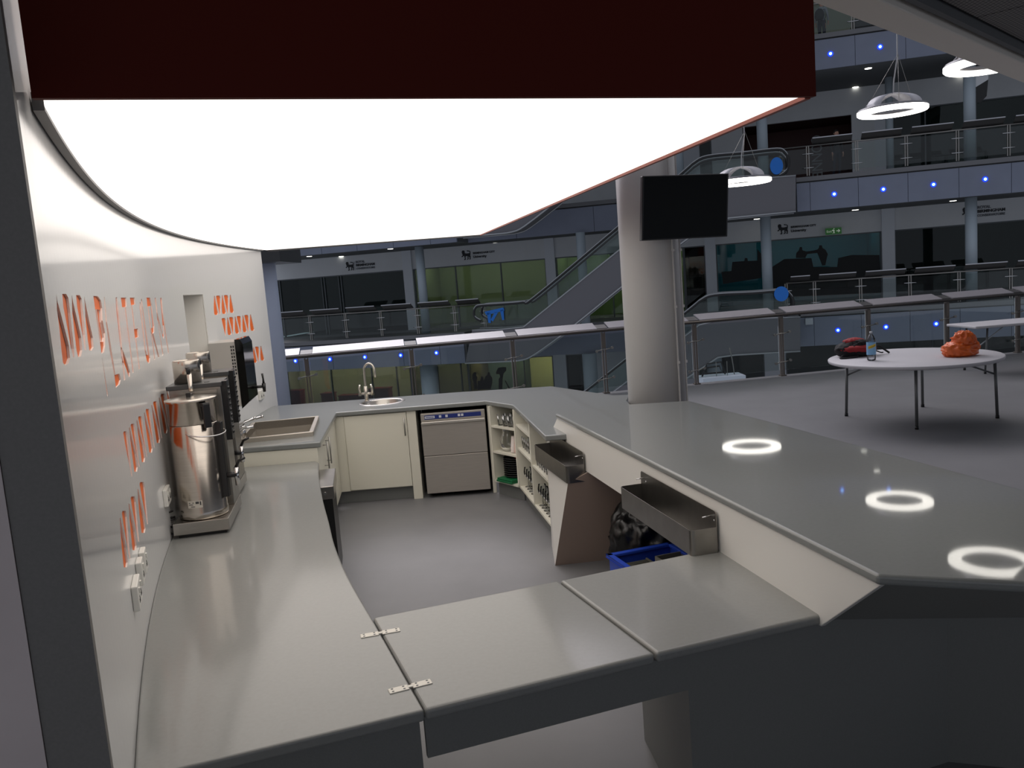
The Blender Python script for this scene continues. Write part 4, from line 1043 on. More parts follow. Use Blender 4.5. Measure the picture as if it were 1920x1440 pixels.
# level with the signs
PIL = [(762, 779), (1028, 1046), (1326, 1346), (1655, 1679)]
wallband(SL, SR, ZT1, ZB1)
edges_px = [(495, 762), (779, 1028), (1046, 1286), (1286, 1326), (1346, 1655), (1679, 2150)]
mulls = [[527, 606, 611, 638, 643], [858, 943], [1150], [], [1440], [1830]]
ROOMC = [mat('room_dark', (52, 58, 58), .7), mat('room_olive', (112, 124, 84), .7), mat('room_green', (96, 118, 66), .7), mat('room_black', (50, 40, 40), .7), mat('room_teal', (6, 112, 138), .6), mat('room_dark_green', (30, 34, 26), .7)]
DIM = mat('dim_strip_glow', (255, 255, 255), .5, emit=(225, 255, 240), es=3.6)
for i, ((a, b), mu) in enumerate(zip(edges_px, mulls)):
    a_, b_ = S1(a), S1(b)
    window(a_, b_, ZG, ZT1, [S1(m_) for m_ in mu], GLASSC if i in (1, 2, 4) else GLASSW)
    room(a_, b_, ZG, 3.3, ROOMC[i], 3.6 if i != 2 else 2.6, {0: 1, 1: 3, 2: 3, 3: 0, 4: 3, 5: 1}[i], DIM if i in (0, 4, 5) else STRIPE)
for a, b in PIL: wallband(S1(a), S1(b), ZG, ZB1, PILAST, .25, WO - .12)
wallband(SL, S1(495), ZG, ZB1, PILAST)
# upper level (second) above the right hand fascia
S2 = lambda px, py=240: fx(px, py, WO)[0]
zt2 = fx(1700, 203, WO)[1]; zg2 = 4.78
wallband(SL, SR, zt2, 8.53, OFFW)
wallband(S2(1280), S2(1312, 300), zg2, zt2, PILAST); wallband(S2(1335, 300), S2(1394, 290), zg2, zt2, OFFW); wallband(S2(1597), S2(1640), zg2, zt2, OFFW); wallband(S2(1640), S2(1669), zg2, zt2, PILAST)
window(S2(1312, 300), S2(1335, 300), zg2, zt2); window(S2(1669), S2(2100), zg2, zt2, [S2(1735), S2(1830)])
room(S2(1669), S2(2100), zg2, 8.5, ROOMC[0], 3.6, 1, DIM)
wallband(SL, S2(1280), zg2, zt2, OFFW)
# dark red niche with the big vertical word
o_ = WO + 2.6
a_, b_ = S2(1394), S2(1597)
mb = MB(); fbox(mb, a_ - .3, b_ + .6, o_, o_ + .1, zg2, zt2); fbox(mb, a_ - .3, b_ + .6, WO + .15, o_, zt2 - .01, zt2 + .1); struct('wall_back', mb, mat('dark_maroon_wall', (74, 38, 34), .6))
s0_, z0_ = fx(1521, 254, o_ - .05); s1_, z1_ = fx(1541, 254, o_ - .05)
Mt = Matrix.Identity(4)
o0 = fp(s0_, o_ - .02, z0_)
# text running downwards: letter x -> -z, letter y -> +s
cap = (s1_ - s0_) / .70
for j in range(3):
    Mt[j][0] = (0, 0, -1)[j]; Mt[j][1] = (Fd.x, Fd.y, 0)[j]; Mt[j][2] = (-Fb.x, -Fb.y, 0)[j]; Mt[j][3] = o0[j]
tx, wdt = text_mb('CONNE', cap, Mt, .01)
sc_f = (z0_ - fx(1541, 331, o_ - .05)[1]) / wdt
M2_ = Mt @ Matrix.Diagonal((sc_f, 1, 1, 1)); tx, _ = text_mb('CONNE', cap, M2_, .01)
tag(tx.build('wall_lettering', mat('pale_lettering', (176, 178, 180), .5)), 'tall pale letters CONNE reading downwards on the dark red wall', 'lettering')

# ground level under the fascia, lit yellowish rooms
S0 = lambda px, py=720: fx(px, py, WO)[0]
ZT0, ZG0 = -1.75, -5.2
wallband(SL, SR, ZT0, -1.43, OFFW)
ROOMG = [mat('room_cream', (184, 166, 142), .7), mat('room_cream_dark', (140, 126, 104), .7), mat('room_grey_green', (96, 112, 108), .7), mat('room_yellow', (200, 192, 138), .7), mat('room_black2', (40, 36, 34), .7)]
WARM = mat('warm_strip_glow', (255, 255, 255), .5, emit=(255, 246, 205), es=20.0)
for (a, b, mu, c_, nl, g_) in ((500, 772, [540, 622, 698, 745], 0, 4, GLASSW), (772, 880, [822, 866], 1, 2, GLASSW), (880, 964, [], 2, 1, GLASSC), (964, 1040, [985], 3, 3, GLASSC), (1064, 1096, [], 4, 0, GLASSW), (1310, 1435, [1350], 4, 0, GLASSW), (1475, 2050, [1600, 1750], 4, 0, GLASSW)):
    window(S0(a), S0(b), ZG0, ZT0, [S0(m_) for m_ in mu], g_); room(S0(a), S0(b), ZG0, -1.45, ROOMG[c_], 3.2, nl, WARM)
for a, b in ((1040, 1064), (1096, 1310), (1435, 1475)): wallband(S0(a), S0(b), ZG0, ZT0, PILAST)

# round columns of the far side
def far_col(px, py, off, r, z0, z1, label):
    s_, _ = fx(px, py, off); p_ = fp(s_, off, 0); o = MB().cyl((0, 0, 0), r, z1 - z0, 32).build('far_column', COLO); o.location = (p_.x, p_.y, z0); tag(o, label, 'column', 'slim columns on the opposite side')
far_col(794, 560, 1.3, .19, -.17, 3.58, 'slim pale column on the opposite side, left of the second sign')
far_col(806, 720, 1.3, .38, -5.2, -1.42, 'thick blue-grey column on the ground level left of the silhouettes')
far_col(1090, 470, 1.3, .19, -.17, 3.58, 'slim pale column behind the escalator glass')
far_col(1437, 470, 1.3, .20, -.17, 3.58, 'slim pale column left of the green exit sign')
far_col(1821, 450, 1.0, .20, -.17, 3.58, 'slim pale column at the right in front of the dark window')
far_col(1818, 220, 1.0, .20, 4.78, 8.53, 'slim upper column with the black banner, at the top right')
far_col(1429, 250, 1.3, .20, 4.78, 8.53, 'slim upper column behind the escalator handrail')
far_col(1668, 250, 3.2, .14, 4.78, 8.53, 'slim upper column below the free ring lamp')
far_col(1273, 320, 1.3, .20, 4.78, 8.53, 'slim upper column just right of the big round column')
far_col(1107, 700, 1.3, .30, -5.2, -1.42, 'blue-grey ground level column right of the yellow room')
far_col(1340, 690, 1.3, .30, -5.2, -1.42, 'grey ground level column behind the white plinth')
p_ = fp(fx(738, 700, 3)[0], 3, 0)

# downlights on the soffits
dl = None
for (px, py, z) in ((580, 481, 3.59), (640, 481, 3.59), (732, 467, 3.59), (929, 456, 3.59), (1080, 443, 3.59), (1419, 411, 3.59), (1603.7, 394, 3.59), (1787, 377, 3.59), (1628, 128.7, 8.54), (1604, 164, 8.54), (1802, 139, 8.54)):
    p_ = at(px, py, z - .01)
    o = MB().cyl((0, 0, 0), .12, .02, 20).build('downlight', DOWNE) if dl is None else dl.copy()
    if dl is None: dl = o
    else: C.objects.link(o)
    o.location = (p_.x, p_.y, z - .012); tag(o, 'small round white downlight in the soffit, ' + {580: 'leftmost of all', 640: 'second from the left', 732: 'above the column by the olive room', 929: 'above the right end of the olive room', 1080: 'just left of the big round column', 1419: 'just right of the television', 1603.7: 'right of the green exit sign', 1787: 'rightmost of the middle row', 1628: 'upper soffit, upper one of the pair', 1604: 'upper soffit, lower one of the pair', 1802: 'upper soffit, below the beam-cut ring lamp'}[px], 'downlight', 'downlights in the soffits')
# blue lights on the fascias
led = None
for lvl, L_ in (('upper', ((1557, 101), (1650, 88))), ('middle', ((1564, 364), (1656, 355), (1750, 346), (1847, 336))), ('lower left', ((554.5, 676.8), (619, 673.5), (684.5, 669.5), (751.7, 666), (818.6, 661.4))), ('lower right', ((1571, 619), (1661, 613), (1755, 607)))):
    for k, (px, py) in enumerate(L_):
        s_, z_ = fx(px, py, 0); p_ = fp(s_, -.01, z_)
        if led is None:
            led = thing('blue_light', '', 'light', p_, math.atan2(Fd.y, Fd.x))
            MB().cyl((0, 0, 0), .095, .03, 24, r2=.085, M=Matrix.Rotation(PI / 2, 4, 'X')).build('ring', BLUEE, led)
            MB().ball((0, -.03, 0), .05, 14, (1, .4, 1)).build('lens', BLUEC, led); o = led
        else: o = copy_tree(led); o.location = p_
        o['group'] = 'blue lights on the fascias'
        o['label'] = 'blue light number %s from the left on the %s blue-grey fascia' % (('one', 'two', 'three', 'four', 'five')[k], lvl)

# signs
LION = [(8,72),(4,80),(8,92),(18,99),(28,98),(36,92),(38,82),(36,72),(44,66),(60,64),(76,66),(88,66),(92,76),(84,84),(70,84),(60,90),(64,97),(76,92),(90,90),(99,80),(98,66),(96,52),(94,40),(98,28),(94,14),(98,4),(84,0),(82,8),(88,14),(84,24),(78,34),(74,28),(76,14),(72,4),(58,0),(56,7),(66,12),(64,24),(66,38),(52,38),(44,36),(42,24),(44,8),(40,0),(26,0),(26,8),(34,12),(32,26),(30,38),(24,44),(16,38),(8,30),(0,34),(2,42),(10,46),(14,52),(10,60)]
DARKINK = mat('dark_sign_print', (34, 36, 40), .6); GREYINK = mat('grey_sign_print', (104, 108, 114), .6)
def facemat(s_, z_, off, sc=1.0):
    M = Matrix.Identity(4); o0 = fp(s_, off, z_)
    for j in range(3):
        M[j][0] = (Fd.x, Fd.y, 0)[j] * sc; M[j][1] = (0, 0, 1)[j] * sc; M[j][2] = (-Fb.x, -Fb.y, 0)[j] * sc; M[j][3] = o0[j]
    return M
def sign(px0, py0, px1, kind, label, off=WO - .02):
    s0, z0 = fx(px0, py0, off); s1, _ = fx(px1, py0, off); w = s1 - s0
    t = thing('wall_sign', label, 'sign', fp(s0, off, z0), 0, 'lion signs over the opposite windows')
    lw = w * .26; M = facemat(s0, z0, off, lw / 95)
    shift(MB().extr([M @ Vector((x, y, 0)) for x, y in LION], M.to_3x3() @ Vector((0, 0, 1.2))), t).build('lion_emblem', DARKINK, t)
    lines = [('ROYAL', .40, .80, GREYINK), ('BIRMINGHAM', .62, .42, DARKINK), ('CONSERVATOIRE', .62, .06, GREYINK)] if kind == 'R' else [('BIRMINGHAM CITY', .64, .55, DARKINK), ('University', .36, .14, DARKINK)]
    for txt, wf, y, mm in lines:
        _, ww = text_mb(txt, 1, Matrix.Identity(4)); sc = w * wf / ww if txt not in ('ROYAL', 'University') else w * .095
        tm__, _ = text_mb(txt, sc, facemat(s0 + w * .34, z0 + lw * y, off), .01, .022)
        shift(tm__, t).build('lettering', mm, t)
    if kind == 'R': shift(fbox(MB(), s0 + w * .30, s0 + w * .305, off - .01, off, z0, z0 + lw), t).build('divider', GREYINK, t)
sign(649, 508, 706, 'R', 'sign with a lion and ROYAL BIRMINGHAM CONSERVATOIRE, at the left')
sign(866, 488, 930, 'C', 'sign with a lion and BIRMINGHAM CITY, above the olive room')
sign(1458, 440, 1532, 'C', 'sign with a lion and BIRMINGHAM CITY, beside the green exit sign')
sign(1804, 410, 1888, 'R', 'sign with a lion and ROYAL BIRMINGHAM CONSERVATOIRE, half behind a column at the right')
s0, z0 = fx(1548, 440.5, WO - .3); s1, _ = fx(1578, 440, WO - .3)
ex = thing('exit_sign', 'small green exit sign with a running man and an arrow', 'sign', fp(s0, WO - .3, z0))
h_ = (s1 - s0) * .42
shift(fbox(MB(), s0, s1, WO - .3, WO - .25, z0, z0 + h_), ex).build('panel', mat('exit_green', (44, 96, 44), .5, emit=(44, 96, 44), es=.25), ex)
WINK = mat('exit_white', (210, 220, 205), .5, emit=(210, 220, 205), es=.2)
tm__, _ = text_mb('Exit', h_ * .5, facemat(s0 + .04, z0 + h_ * .32, WO - .31), .004); shift(tm__, ex).build('lettering', WINK, ex)
M = facemat(s0, z0, WO - .31, (s1 - s0) / 100)
shift(MB().extr([M @ Vector((x, y, 0)) for x, y in [(44,6),(50,16),(46,24),(42,22),(38,24),(44,30),(52,31),(55,26),(60,25),(56,22),(54,18),(58,12),(54,4),(52,12),(46,5)]], M.to_3x3() @ Vector((0, 0, .6))).extr([M @ Vector((x, y, 0)) for x, y in [(51,33),(55,33),(57,36),(55,39),(51,39),(49,36)]], M.to_3x3() @ Vector((0, 0, .6))), ex).build('running_man', WINK, ex)
shift(MB().extr([M @ Vector((x, y, 0)) for x, y in [(68,18),(82,18),(78,11),(83,11),(92,21),(83,31),(78,31),(82,24),(68,24)]], M.to_3x3() @ Vector((0, 0, .6))), ex).build('arrow', WINK, ex)
mb = MB(); s0, z0 = fx(1510, 609, -.03); fbox(mb, s0, s0 + .27, -.09, -.0, z0, z0 + .24); tag(mb.build('white_junction_box', mat('junction_white', (186, 190, 196), .5), bevel=.01), 'small square white box on the lower right fascia', 'box')

# far railings
def far_rail(spx, zf, pyref, label, group, end0=None, end1=None, brds=True):
    ps = [fx(px, pyref(px), .1)[0] for px in spx]
    t = thing('far_railing', label, 'railing', fp(ps[len(ps) // 2], .1, zf), 0, group)
    s0, s1 = (ps[0] if end0 is None else end0), (ps[-1] if end1 is None else end1)
    shift(MB().tube([fp(s0, .1, zf + 1.06), fp(s1, .1, zf + 1.06)], .03, 8), t).build('handrail', STEELD, t)
    for s_ in ps:
        mb = MB(); fbox(mb, s_ - .055, s_ - .02, .07, .13, zf, zf + 1.05); fbox(mb, s_ + .02, s_ + .055, .07, .13, zf, zf + 1.05)
        po = shift(mb, t).build('post', STEELD, t)
        for z in (.78, .28): shift(MB().tube([fp(s_ - .2, .06, zf + z), fp(s_ + .2, .06, zf + z)], .018, 6), t).build('glass_clamp', CHROME, po)
    al = [s0] + ps[(1 if ps[0] == s0 else 0):(-1 if ps[-1] == s1 else None)] + [s1]
    for a, b in zip(al[:-1], al[1:]):
        shift(fbox(MB(), a + .03, b - .03, .1, .112, zf + .08, zf + .98), t).build('glass_panel', GLASSR, t)
        if b - a > 1.0 and brds:
            shift(MB().hexa([fp(a + .16, -.14, zf + 1.28), fp(b - .16, -.14, zf + 1.28), fp(b - .16, .16, zf + 1.10), fp(a + .16, .16, zf + 1.10), fp(a + .16, -.14, zf + 1.31), fp(b - .16, -.14, zf + 1.31), fp(b - .16, .16, zf + 1.13), fp(a + .16, .16, zf + 1.13)]), t).build('leaning_board', BOARDM, t)
            shift(fbox(MB(), a + .16, b - .16, -.15, -.14, zf + 1.285, zf + 1.32), t).build('board_trim', mat('light_trim', (186, 186, 190), .4), t)
far_rail([520, 581.6, 648, 714, 782, 852, 908], -.1, lambda x: 610 - .08 * (x - 520), 'glass railing with dark slanted boards on the opposite side, left of the escalator', 'railings on the opposite side', end0=fx(505, 600)[0])
far_rail([1474, 1527, 1613.4, 1706, 1798, 1895, 1990], -.1, lambda x: 540, 'glass railing with dark slanted boards on the opposite side, right of the escalator', 'railings on the opposite side')
far_rail([1464, 1514, 1606, 1699, 1795, 1891, 1990], 4.84, lambda x: 280, 'glass railing of the upper gallery with dark slanted boards', 'railings on the opposite side')
far_rail([1420, 1508, 1599, 1690, 1785], 9.76, lambda x: 50, 'topmost glass railing in front of the person with a backpack', 'railings on the opposite side', brds=False)

# ---- escalators
EO = -.75
def prof(L, off): return [fx(x, y, off) for x, y in L]
hr = prof([(909, 600), (899, 594), (896, 585), (899, 576), (908, 572), (950, 569), (987, 565.5), (1009, 556), (1158, 431)], EO)
hr2 = prof([(1281, 327), (1302, 309), (1328, 297), (1400, 290), (1455, 284), (1470, 289), (1477, 303), (1474, 322), (1460, 333)], EO)
deck = prof([(893, 617), (940, 616), (988, 611), (1161, 472)], EO); deck2 = prof([(1300, 355), (1340, 343), (1490, 332)], EO)
under = prof([(880, 678), (950, 675), (985, 672), (1008, 662), (1060, 625), (1165, 540)], EO); under2 = prof([(1335, 416), (1368, 410), (1490, 398)], EO)
def smooth(P, k=4): return [(v.x, v.y) for v in interp(P, k)]
# straight inclines joined across the hidden stretch
def ext_join(A_, B_):
    return A_ + B_
HR = smooth(ext_join(hr, hr2)); DK = ext_join(deck, deck2); UD = smooth(under[:5], 3) + [under[5]] + under2
def make_escalator(dz, label):
    t = thing('escalator', label, 'escalator', fp(deck[2][0], EO, dz), 0, 'escalators in the atrium')
    for side, o in (('a', EO - .55), ('b', EO + .55)):
        shift(MB().tube([fp(s_, o, z_ + dz) for s_, z_ in HR], .05, 8), t).build('handrail', BLACK, t)
        shift(MB().tube([fp(s_, o - .015, z_ + dz + .045) for s_, z_ in HR], .028, 6), t).build('handrail_trim', ESCT, t)
        # glass: between deck and handrail
        mb = MB(); n = 40
        def lerp(P, s_):
            for (a, za), (b, zb) in zip(P[:-1], P[1:]):
                if a <= s_ <= b: return za + (zb - za) * (s_ - a) / (b - a)
            return P[0][1] if s_ < P[0][0] else P[-1][1]
        up_ = [p_ for p_ in HR if p_[1] > lerp(DK, p_[0]) + .55]; up_.sort()
        sa, sb_ = HR[16][0] + .1, hr2[-4][0]
        for i in range(n):
            a, b = sa + (sb_ - sa) * i / n, sa + (sb_ - sa) * (i + 1) / n
            mb.hexa([fp(a, o, lerp(DK, a) + dz), fp(b, o, lerp(DK, b) + dz), fp(b, o + .012, lerp(DK, b) + dz), fp(a, o + .012, lerp(DK, a) + dz), fp(a, o, lerp(up_, a) + dz - .04), fp(b, o, lerp(up_, b) + dz - .04), fp(b, o + .012, lerp(up_, b) + dz - .04), fp(a, o + .012, lerp(up_, a) + dz - .04)])
        shift(mb, t).build('balustrade_glass', GLASSR, t)
        shift(MB().tube([fp(s_, o - .02, z_ + dz) for s_, z_ in DK], .03, 6), t).build('deck_trim', ESCT, t)
        shift(MB().tube([fp(s_, o - .03, z_ + dz) for s_, z_ in UD], .035, 6), t).build('lower_trim', ESCT, t)
    poly = [(s_, z_) for s_, z_ in DK] + UD[::-1]
    shift(MB().extr([fp(s_, EO - .56, z_ + dz) for s_, z_ in poly], fp(0, 1.12, 0) - fp(0, 0, 0)), t).build('truss', ESC, t)
    return t
make_escalator(0, 'middle escalator rising from the opposite gallery behind the big column')
make_escalator(-5.0, 'lower escalator arriving at the opposite gallery, right of the big column')
make_escalator(5.0, 'uppermost escalator, its curved grey underside seen beside the canopy')
def sticker(px, py, rx, ry, off, label, name='safety_sticker'):
    s_, z_ = fx(px, py, off); mb = MB(); n = 24
    mb.extr([fp(s_ + rx * math.cos(2 * PI * i / n), off, z_ + ry * math.sin(2 * PI * i / n)) for i in range(n)], fp(0, .02, 0) - fp(0, 0, 0))
    tag(mb.build(name, CYAN), label, 'sticker')
sticker(1456, 311, .22, .30, EO - .62, 'blue oval disc on the upper escalator glass end')
sticker(1465, 551, .25, .27, EO - .62, 'blue round disc on the lower right escalator glass end')
s_, z_ = fx(928, 590, EO - .62)
mb = MB()
for L_ in ([(-.42,.14),(.36,.26),(.40,.14),(-.36,.0)], [(-.32,.1),(-.16,.1),(-.2,-.32),(-.3,-.3)], [(.0,.1),(.14,.1),(-.1,-.26),(-.2,-.2)], [(.22,.16),(.36,.18),(.36,-.22),(.28,-.24)]):
    mb.extr([fp(s_ + x, EO - .62, z_ + y) for x, y in L_], fp(0, .02, 0) - fp(0, 0, 0))
tag(mb.build('safety_sticker', CYAN), 'blue irregular sticker on the left escalator glass end', 'sticker')

# banner on the upper column
s_, z_ = fx(1826, 160, 1.0)
bn_ = thing('hanging_banner', 'small black and grey banner bracketed to the upper column at the top right', 'banner', fp(s_ + .35, 1.0, z_ - .9))
P_ = lambda px, py: fp(*((lambda q_: (q_[0], .95, q_[1]))(fx(px, py, .95))))
shift(MB().extr([P_(1827, 165), P_(1853, 149), P_(1850, 180), P_(1838, 193), P_(1827, 192)], fp(0, .03, 0) - fp(0, 0, 0)), bn_).build('lower_cloth', BLACK, bn_)
shift(MB().extr([P_(1827, 140), P_(1853, 130), P_(1853, 149), P_(1827, 165)], fp(0, .03, 0) - fp(0, 0, 0)), bn_).build('upper_cloth', OFFW, bn_)
shift(MB().tube([P_(1810, 171), P_(1830, 169)], .02, 6), bn_).build('bracket', STEELD, bn_)

# ---- silhouettes printed on the glazing (film crew and standing people)
SIL = mat('black_vinyl', (14, 17, 18), .6)
def sil(name, label, polys, off, group):
    mb = MB()
    for L_ in polys: mb.extr([fp(*((lambda q_: (q_[0], off, q_[1]))(fx(px, py, off)))) for px, py in L_], fp(0, .015, 0) - fp(0, 0, 0))
    tag(mb.build(name, SIL), label, 'window graphic', group)
g = 'black silhouettes on the opposite glazing'
k4 = lambda L_: [(1240 + x / 5.333, 240 + y / 5.333) for x, y in L_]
sil('silhouette_graphic', 'black silhouette of two people facing each other with outstretched arms, teal window', [k4([(1345,1300),(1350,1250),(1375,1225),(1385,1190),(1408,1190),(1410,1222),(1450,1235),(1520,1225),(1560,1215),(1575,1200),(1578,1175),(1605,1172),(1612,1200),(1640,1215),(1665,1260),(1655,1300),(1640,1370),(1610,1375),(1560,1250),(1460,1260),(1440,1300)])], WO + .03, g)
sil('silhouette_graphic', 'black silhouette block of equipment low in the teal window', [k4([(1100,1395),(1230,1310),(1500,1300),(1520,1390),(1760,1390),(1770,1300),(1900,1270),(2180,1270),(2200,1650),(1100,1700)])], WO + .03, g)
sil('silhouette_graphic', 'black silhouette of a seated crew at the left of the teal window', [k4([(710,1340),(830,1330),(835,1300),(860,1300),(865,1330),(960,1325),(960,1210),(1000,1260),(1000,1500),(620,1560),(600,1440),(700,1430)])], WO + .03, g)
k5 = lambda L_: [(880 + x / 6.4, 560 + y / 6.4) for x, y in L_]
sil('silhouette_graphic', 'black silhouette of a standing person at the far left of the lower glazing', [k5([(35,915),(50,890),(70,880),(85,895),(80,920),(95,945),(85,1000),(100,1080),(60,1085),(50,1000),(35,960)])], WO + .03, g)
sil('silhouette_graphic', 'black silhouette of two people close together in the lower glazing', [k5([(100,990),(130,985),(145,930),(165,945),(170,985),(195,930),(215,920),(225,880),(245,885),(250,920),(275,950),(275,1010),(255,1085),(100,1090)])], WO + .03, g)
sil('silhouette_graphic', 'black silhouette of a film camera on a tripod in the lower glazing', [k5([(320,880),(345,830),(400,820),(440,820),(445,860),(410,900),(400,960),(395,1085),(352,1085),(352,960),(370,940),(360,905),(322,905)]), k5([(425,985),(435,980),(482,1070),(470,1078)])], WO + .03, g)
# items in the ground level rooms
REDD = mat('dark_red_laminate', (128, 26, 40), .5)
for k, (a, b, y0, y1, lab) in enumerate(((535, 562, 733, 752, 'dark red desk at the far left of the lower room'), (600, 622, 738, 752, 'small dark red desk in the lower room left of the tap'), (633, 690, 742, 752, 'low dark red bench in the lower room behind the tap'), (690, 728, 729, 746, 'wide dark red counter in the lower room right of the tap'))):
    off = WO + 1.6; s0, z1_ = fx(a, y0, off); s1, _ = fx(b, y0, off)
    t = thing('reception_desk', lab, 'desk', fp((s0 + s1) / 2, off, ZG0), 0, 'dark red desks in the lower room')
    shift(fbox(MB(), s0, s1, off, off + .6, z1_ - .06, z1_), t).build('desk_top', REDD, t); shift(fbox(MB(), s0 + .03, s1 - .03, off + .03, off + .57, ZG0, z1_ - .06), t).build('desk_body', REDD, t)
# white plinth with rods beyond the near railing
pc = atY(1352, 712, 18.6); ptz = atY(1352, 706, 18.4).z
pp = thing('white_plinth', 'white plinth with a black seat frame just beyond the near railing', 'plinth', (pc.x, pc.y, -5.2))
MB().box(-.47, .47, -.3, .3, 0, ptz + 5.2).build('box', mat('plinth_white', (196, 206, 216), .5), pp)
zt = ptz + 5.2
MB().tube([(-.42, 0, zt), (-.30, 0, zt + .28), (.02, 0, zt + .30), (.10, 0, zt + .02)], .02, 6).tube([(-.38, .1, zt + .05), (.05, .1, zt + .05), (.0, .1, zt + .2), (-.3, .1, zt + .18)], .02, 6).build('seat_frame', BLACK, pp)
for x in (-.12, .12): MB().tube([(x, -.1, zt), (x, -.1, zt + .32)], .008, 6).build('rod', STEELD, pp)
MB().tube(interp([(.3, 0, zt), (.27, 0, zt + .3), (.22, .0, zt + .6)], 4), .012, 6).build('cable', STEELD, pp)
# column and dark soffit box just beyond the white wall end
q_ = atY(506, 600, 11.9); o = MB().cyl((0, 0, 0), .16, 3.45, 40).build('grey_column', mat('blue_grey_column', (188, 200, 222), .45)); o.location = (q_.x, q_.y, -.0); tag(o, 'blue-grey round column standing just beyond the end of the white wall', 'column')
q0_, q1_ = atY(483, 470, 11.4), atY(523, 470, 11.4)
struct('trim_9', MB().box(q0_.x - 1.2, q1_.x, 11.4, 12.6, atY(500, 492, 11.4).z, 3.4), DGREY)

# ---- people
def person(name, label, loc, rz, H_, shirt, legs, hair, pose=0, pack=None):
    t = thing(name, label, 'person', loc, rz)
    k = H_ / 1.75
    J = {'pel': (0, 0, .93), 'wst': (0, .0, 1.08), 'chs': (0, .01, 1.30), 'nk': (0, .01, 1.46), 'hd0': (0, -.015, 1.54), 'hd': (0, -.02, 1.63), 'hd2': (0, -.01, 1.70),
         'shl': (.17, .01, 1.41), 'ell': (.23, .03, 1.14), 'wrl': (.24, -.04, .90), 'shr': (-.17, .01, 1.41), 'elr': (-.24, .02, 1.14), 'wrr': (-.22, -.08, .92),
         'hpl': (.09, 0, .90), 'knl': (.10, -.03, .50), 'anl': (.10, .02, .09), 'tol': (.11, -.12, .03), 'hpr': (-.09, 0, .90), 'knr': (-.10, .02, .50), 'anr': (-.11, .07, .09), 'tor': (-.11, -.07, .03)}
    R_ = {'pel': .14, 'wst': .12, 'chs': .145, 'nk': .052, 'hd0': .07, 'hd': .098, 'hd2': .085, 'shl': .065, 'ell': .042, 'wrl': .028, 'shr': .065, 'elr': .042, 'wrr': .028, 'hpl': .095, 'knl': .06, 'anl': .04, 'tol': .035, 'hpr': .095, 'knr': .06, 'anr': .04, 'tor': .035}
    for sd, sg in (('l', 1), ('r', -1)):
        w_ = Vector(J['wr' + sd]); J['pm' + sd] = tuple(w_ + Vector((0, -.01, -.06))); R_['pm' + sd] = .030
        for f in range(4):
            b0 = w_ + Vector((.0, -.028 + .018 * f, -.10)); J['f%d%s' % (f, sd)] = tuple(b0); R_['f%d%s' % (f, sd)] = .009
            J['g%d%s' % (f, sd)] = tuple(b0 + Vector((-sg * .012, -.005, -.055 - .008 * (1 - abs(f - 1.5))))); R_['g%d%s' % (f, sd)] = .008
        J['t0' + sd] = tuple(w_ + Vector((-sg * .01, -.04, -.05))); R_['t0' + sd] = .010; J['t1' + sd] = tuple(w_ + Vector((-sg * .015, -.055, -.095))); R_['t1' + sd] = .009
    E_ = [('pel', 'wst'), ('wst', 'chs'), ('chs', 'nk'), ('nk', 'hd0'), ('hd0', 'hd'), ('hd', 'hd2'), ('chs', 'shl'), ('shl', 'ell'), ('ell', 'wrl'), ('chs', 'shr'), ('shr', 'elr'), ('elr', 'wrr'), ('pel', 'hpl'), ('hpl', 'knl'), ('knl', 'anl'), ('anl', 'tol'), ('pel', 'hpr'), ('hpr', 'knr'), ('knr', 'anr'), ('anr', 'tor')]
    for sd in 'lr':
        E_ += [('wr' + sd, 'pm' + sd), ('pm' + sd, 't0' + sd), ('t0' + sd, 't1' + sd)]
        for f in range(4): E_ += [('pm' + sd, 'f%d%s' % (f, sd)), ('f%d%s' % (f, sd), 'g%d%s' % (f, sd))]
    names = list(J); me = bpy.data.meshes.new('body'); me.from_pydata([Vector(J[n_]) * k for n_ in names], [(names.index(a), names.index(b)) for a, b in E_], []); me.update()
    o = bpy.data.objects.new('body', me); C.objects.link(o)
    sk_ = o.modifiers.new('skin', 'SKIN'); sk_.use_smooth_shade = True; sb__ = o.modifiers.new('sub', 'SUBSURF'); sb__.levels = 2; sb__.render_levels = 2
    for i, n_ in enumerate(names):
        v = me.skin_vertices[0].data[i]; v.radius = (R_[n_] * k, R_[n_] * k * (.8 if n_ in ('chs', 'pel', 'wst') else 1)); v.use_root = n_ == 'pel'
    dg = bpy.context.evaluated_depsgraph_get(); nm_ = bpy.data.meshes.new_from_object(o.evaluated_get(dg)); o.modifiers.clear(); o.data = nm_
    SK = mat('skin', (190, 146, 124), .6)
    for mm in (SK, shirt, legs, BLACK): nm_.materials.append(mm)
    for p_ in nm_.polygons:
        c_ = p_.center / k; arm = abs(c_.x) > .16
        p_.material_index = 3 if c_.z < .11 else (0 if (c_.z > 1.47 or (arm and c_.z < .93)) else (2 if c_.z < .97 and not (abs(c_.x) > .19 and c_.z > .85) else 1)); p_.use_smooth = True
    o.parent = t
    hr_ = MB().ball((0, .02, 1.665), .108, 20, (.92, 1.0, 1.02)); hr_.v = [tuple(Vector(v) * k) for v in hr_.v if True]
    hr_.v = [(x, max(y, -.055 * k) if z < 1.69 * k else y, z) for x, y, z in hr_.v]; hr_.build('hair', hair, t)
    fm_ = MB()
    for sx in (-.033, .033): fm_.ball((sx * k, -.112 * k, 1.64 * k), .010 * k, 8)
    fm_.build('eyes', BLACK, t); MB().ball((0, -.122 * k, 1.60 * k), .014 * k, 8, (.8, 1, 1.5)).build('nose', SK, t); MB().ball((0, -.108 * k, 1.56 * k), .018 * k, 8, (1.2, .4, .35)).build('mouth', mat('lips', (150, 84, 78), .6), t)
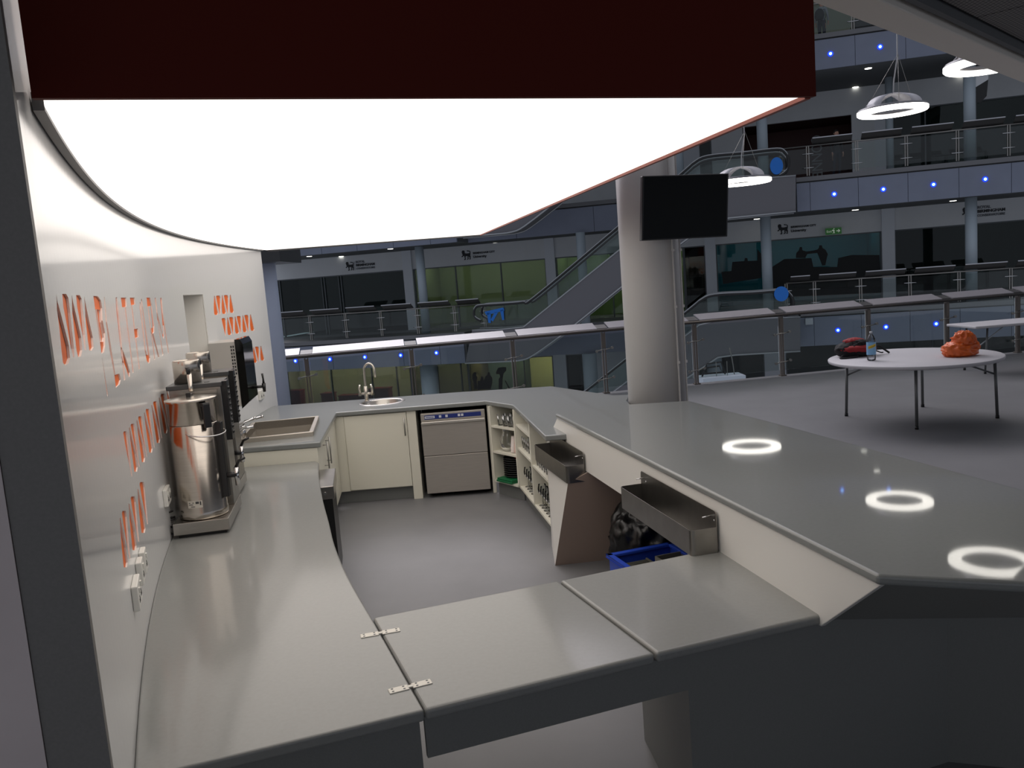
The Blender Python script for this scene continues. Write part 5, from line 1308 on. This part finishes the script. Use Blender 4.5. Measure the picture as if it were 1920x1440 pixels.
    for sx in (-1, 1): MB().ball((sx * .098 * k, -.0, 1.625 * k), .022 * k, 8, (.4, .8, 1.2)).build('ear', SK, t)
    return t
GS = mat('grey_shirt', (150, 154, 160), .8); DJ = mat('dark_navy_cloth', (30, 34, 46), .8); HRD = mat('grey_hair', (90, 88, 86), .8); BH = mat('dark_hair', (24, 20, 18), .7)
s_, _ = fx(1541, 60, 2.0); p_ = fp(s_, 2.0, 9.735)
person('person', 'person in a grey shirt with a dark backpack standing behind the topmost railing', p_, math.atan2(Fd.y, Fd.x) + PI * .85, 1.72, GS, DJ, HRD)
bp2 = thing('carried_backpack', 'dark backpack carried by the person on the topmost gallery', 'backpack', p_ + Vector((.02, 0, 0)), math.atan2(Fd.y, Fd.x) + PI * .85)
b = crumple('pack_body', mat('dark_pack_fabric', (18, 22, 24), .8), .2, (.85, .62, 1.15), 31, .12, 32, freq=2); b.parent = bp2; b.location = (0, .25, .93)
for sx in (-1, 1): MB().tube(interp([(sx * .10, .12, 1.30), (sx * .11, .0, 1.39), (sx * .11, -.115, 1.28), (sx * .11, -.09, 1.08), (sx * .12, .1, .98)], 4), .014, 6).build('strap', mat('dark_pack_fabric', (18, 22, 24), .8), bp2)
s_, _ = fx(1569, 300, 1.2); p_ = fp(s_, 1.2, 4.785)
person('person', 'person in dark clothes standing in shadow on the upper gallery beside the letters', p_, math.atan2(Fd.y, Fd.x) + .4, 1.72, mat('black_coat', (20, 20, 22), .8), DJ, BH)
s_, z_ = fx(1585, 50, 1.6)
am = thing('armchair', 'dark armchair behind the topmost railing, right of the person', 'armchair', fp(s_ + .75, 2.2, 9.735), math.atan2(Fd.y, Fd.x))
MB().box(-.42, .42, -.35, .35, .1, .42).build('seat', BLACK, am, bevel=.04); MB().box(-.42, .42, .25, .4, .42, .95).build('backrest', BLACK, am, bevel=.04)
for sx in (-1, 1): MB().box(sx * .42 - .06, sx * .42 + .06, -.35, .35, .1, .62).build('armrest', BLACK, am, bevel=.03)
for sx in (-1, 1):
    for sy in (-1, 1): MB().cyl((sx * .36, sy * .28, 0), .02, .1, 8).build('leg', BLACK, am)
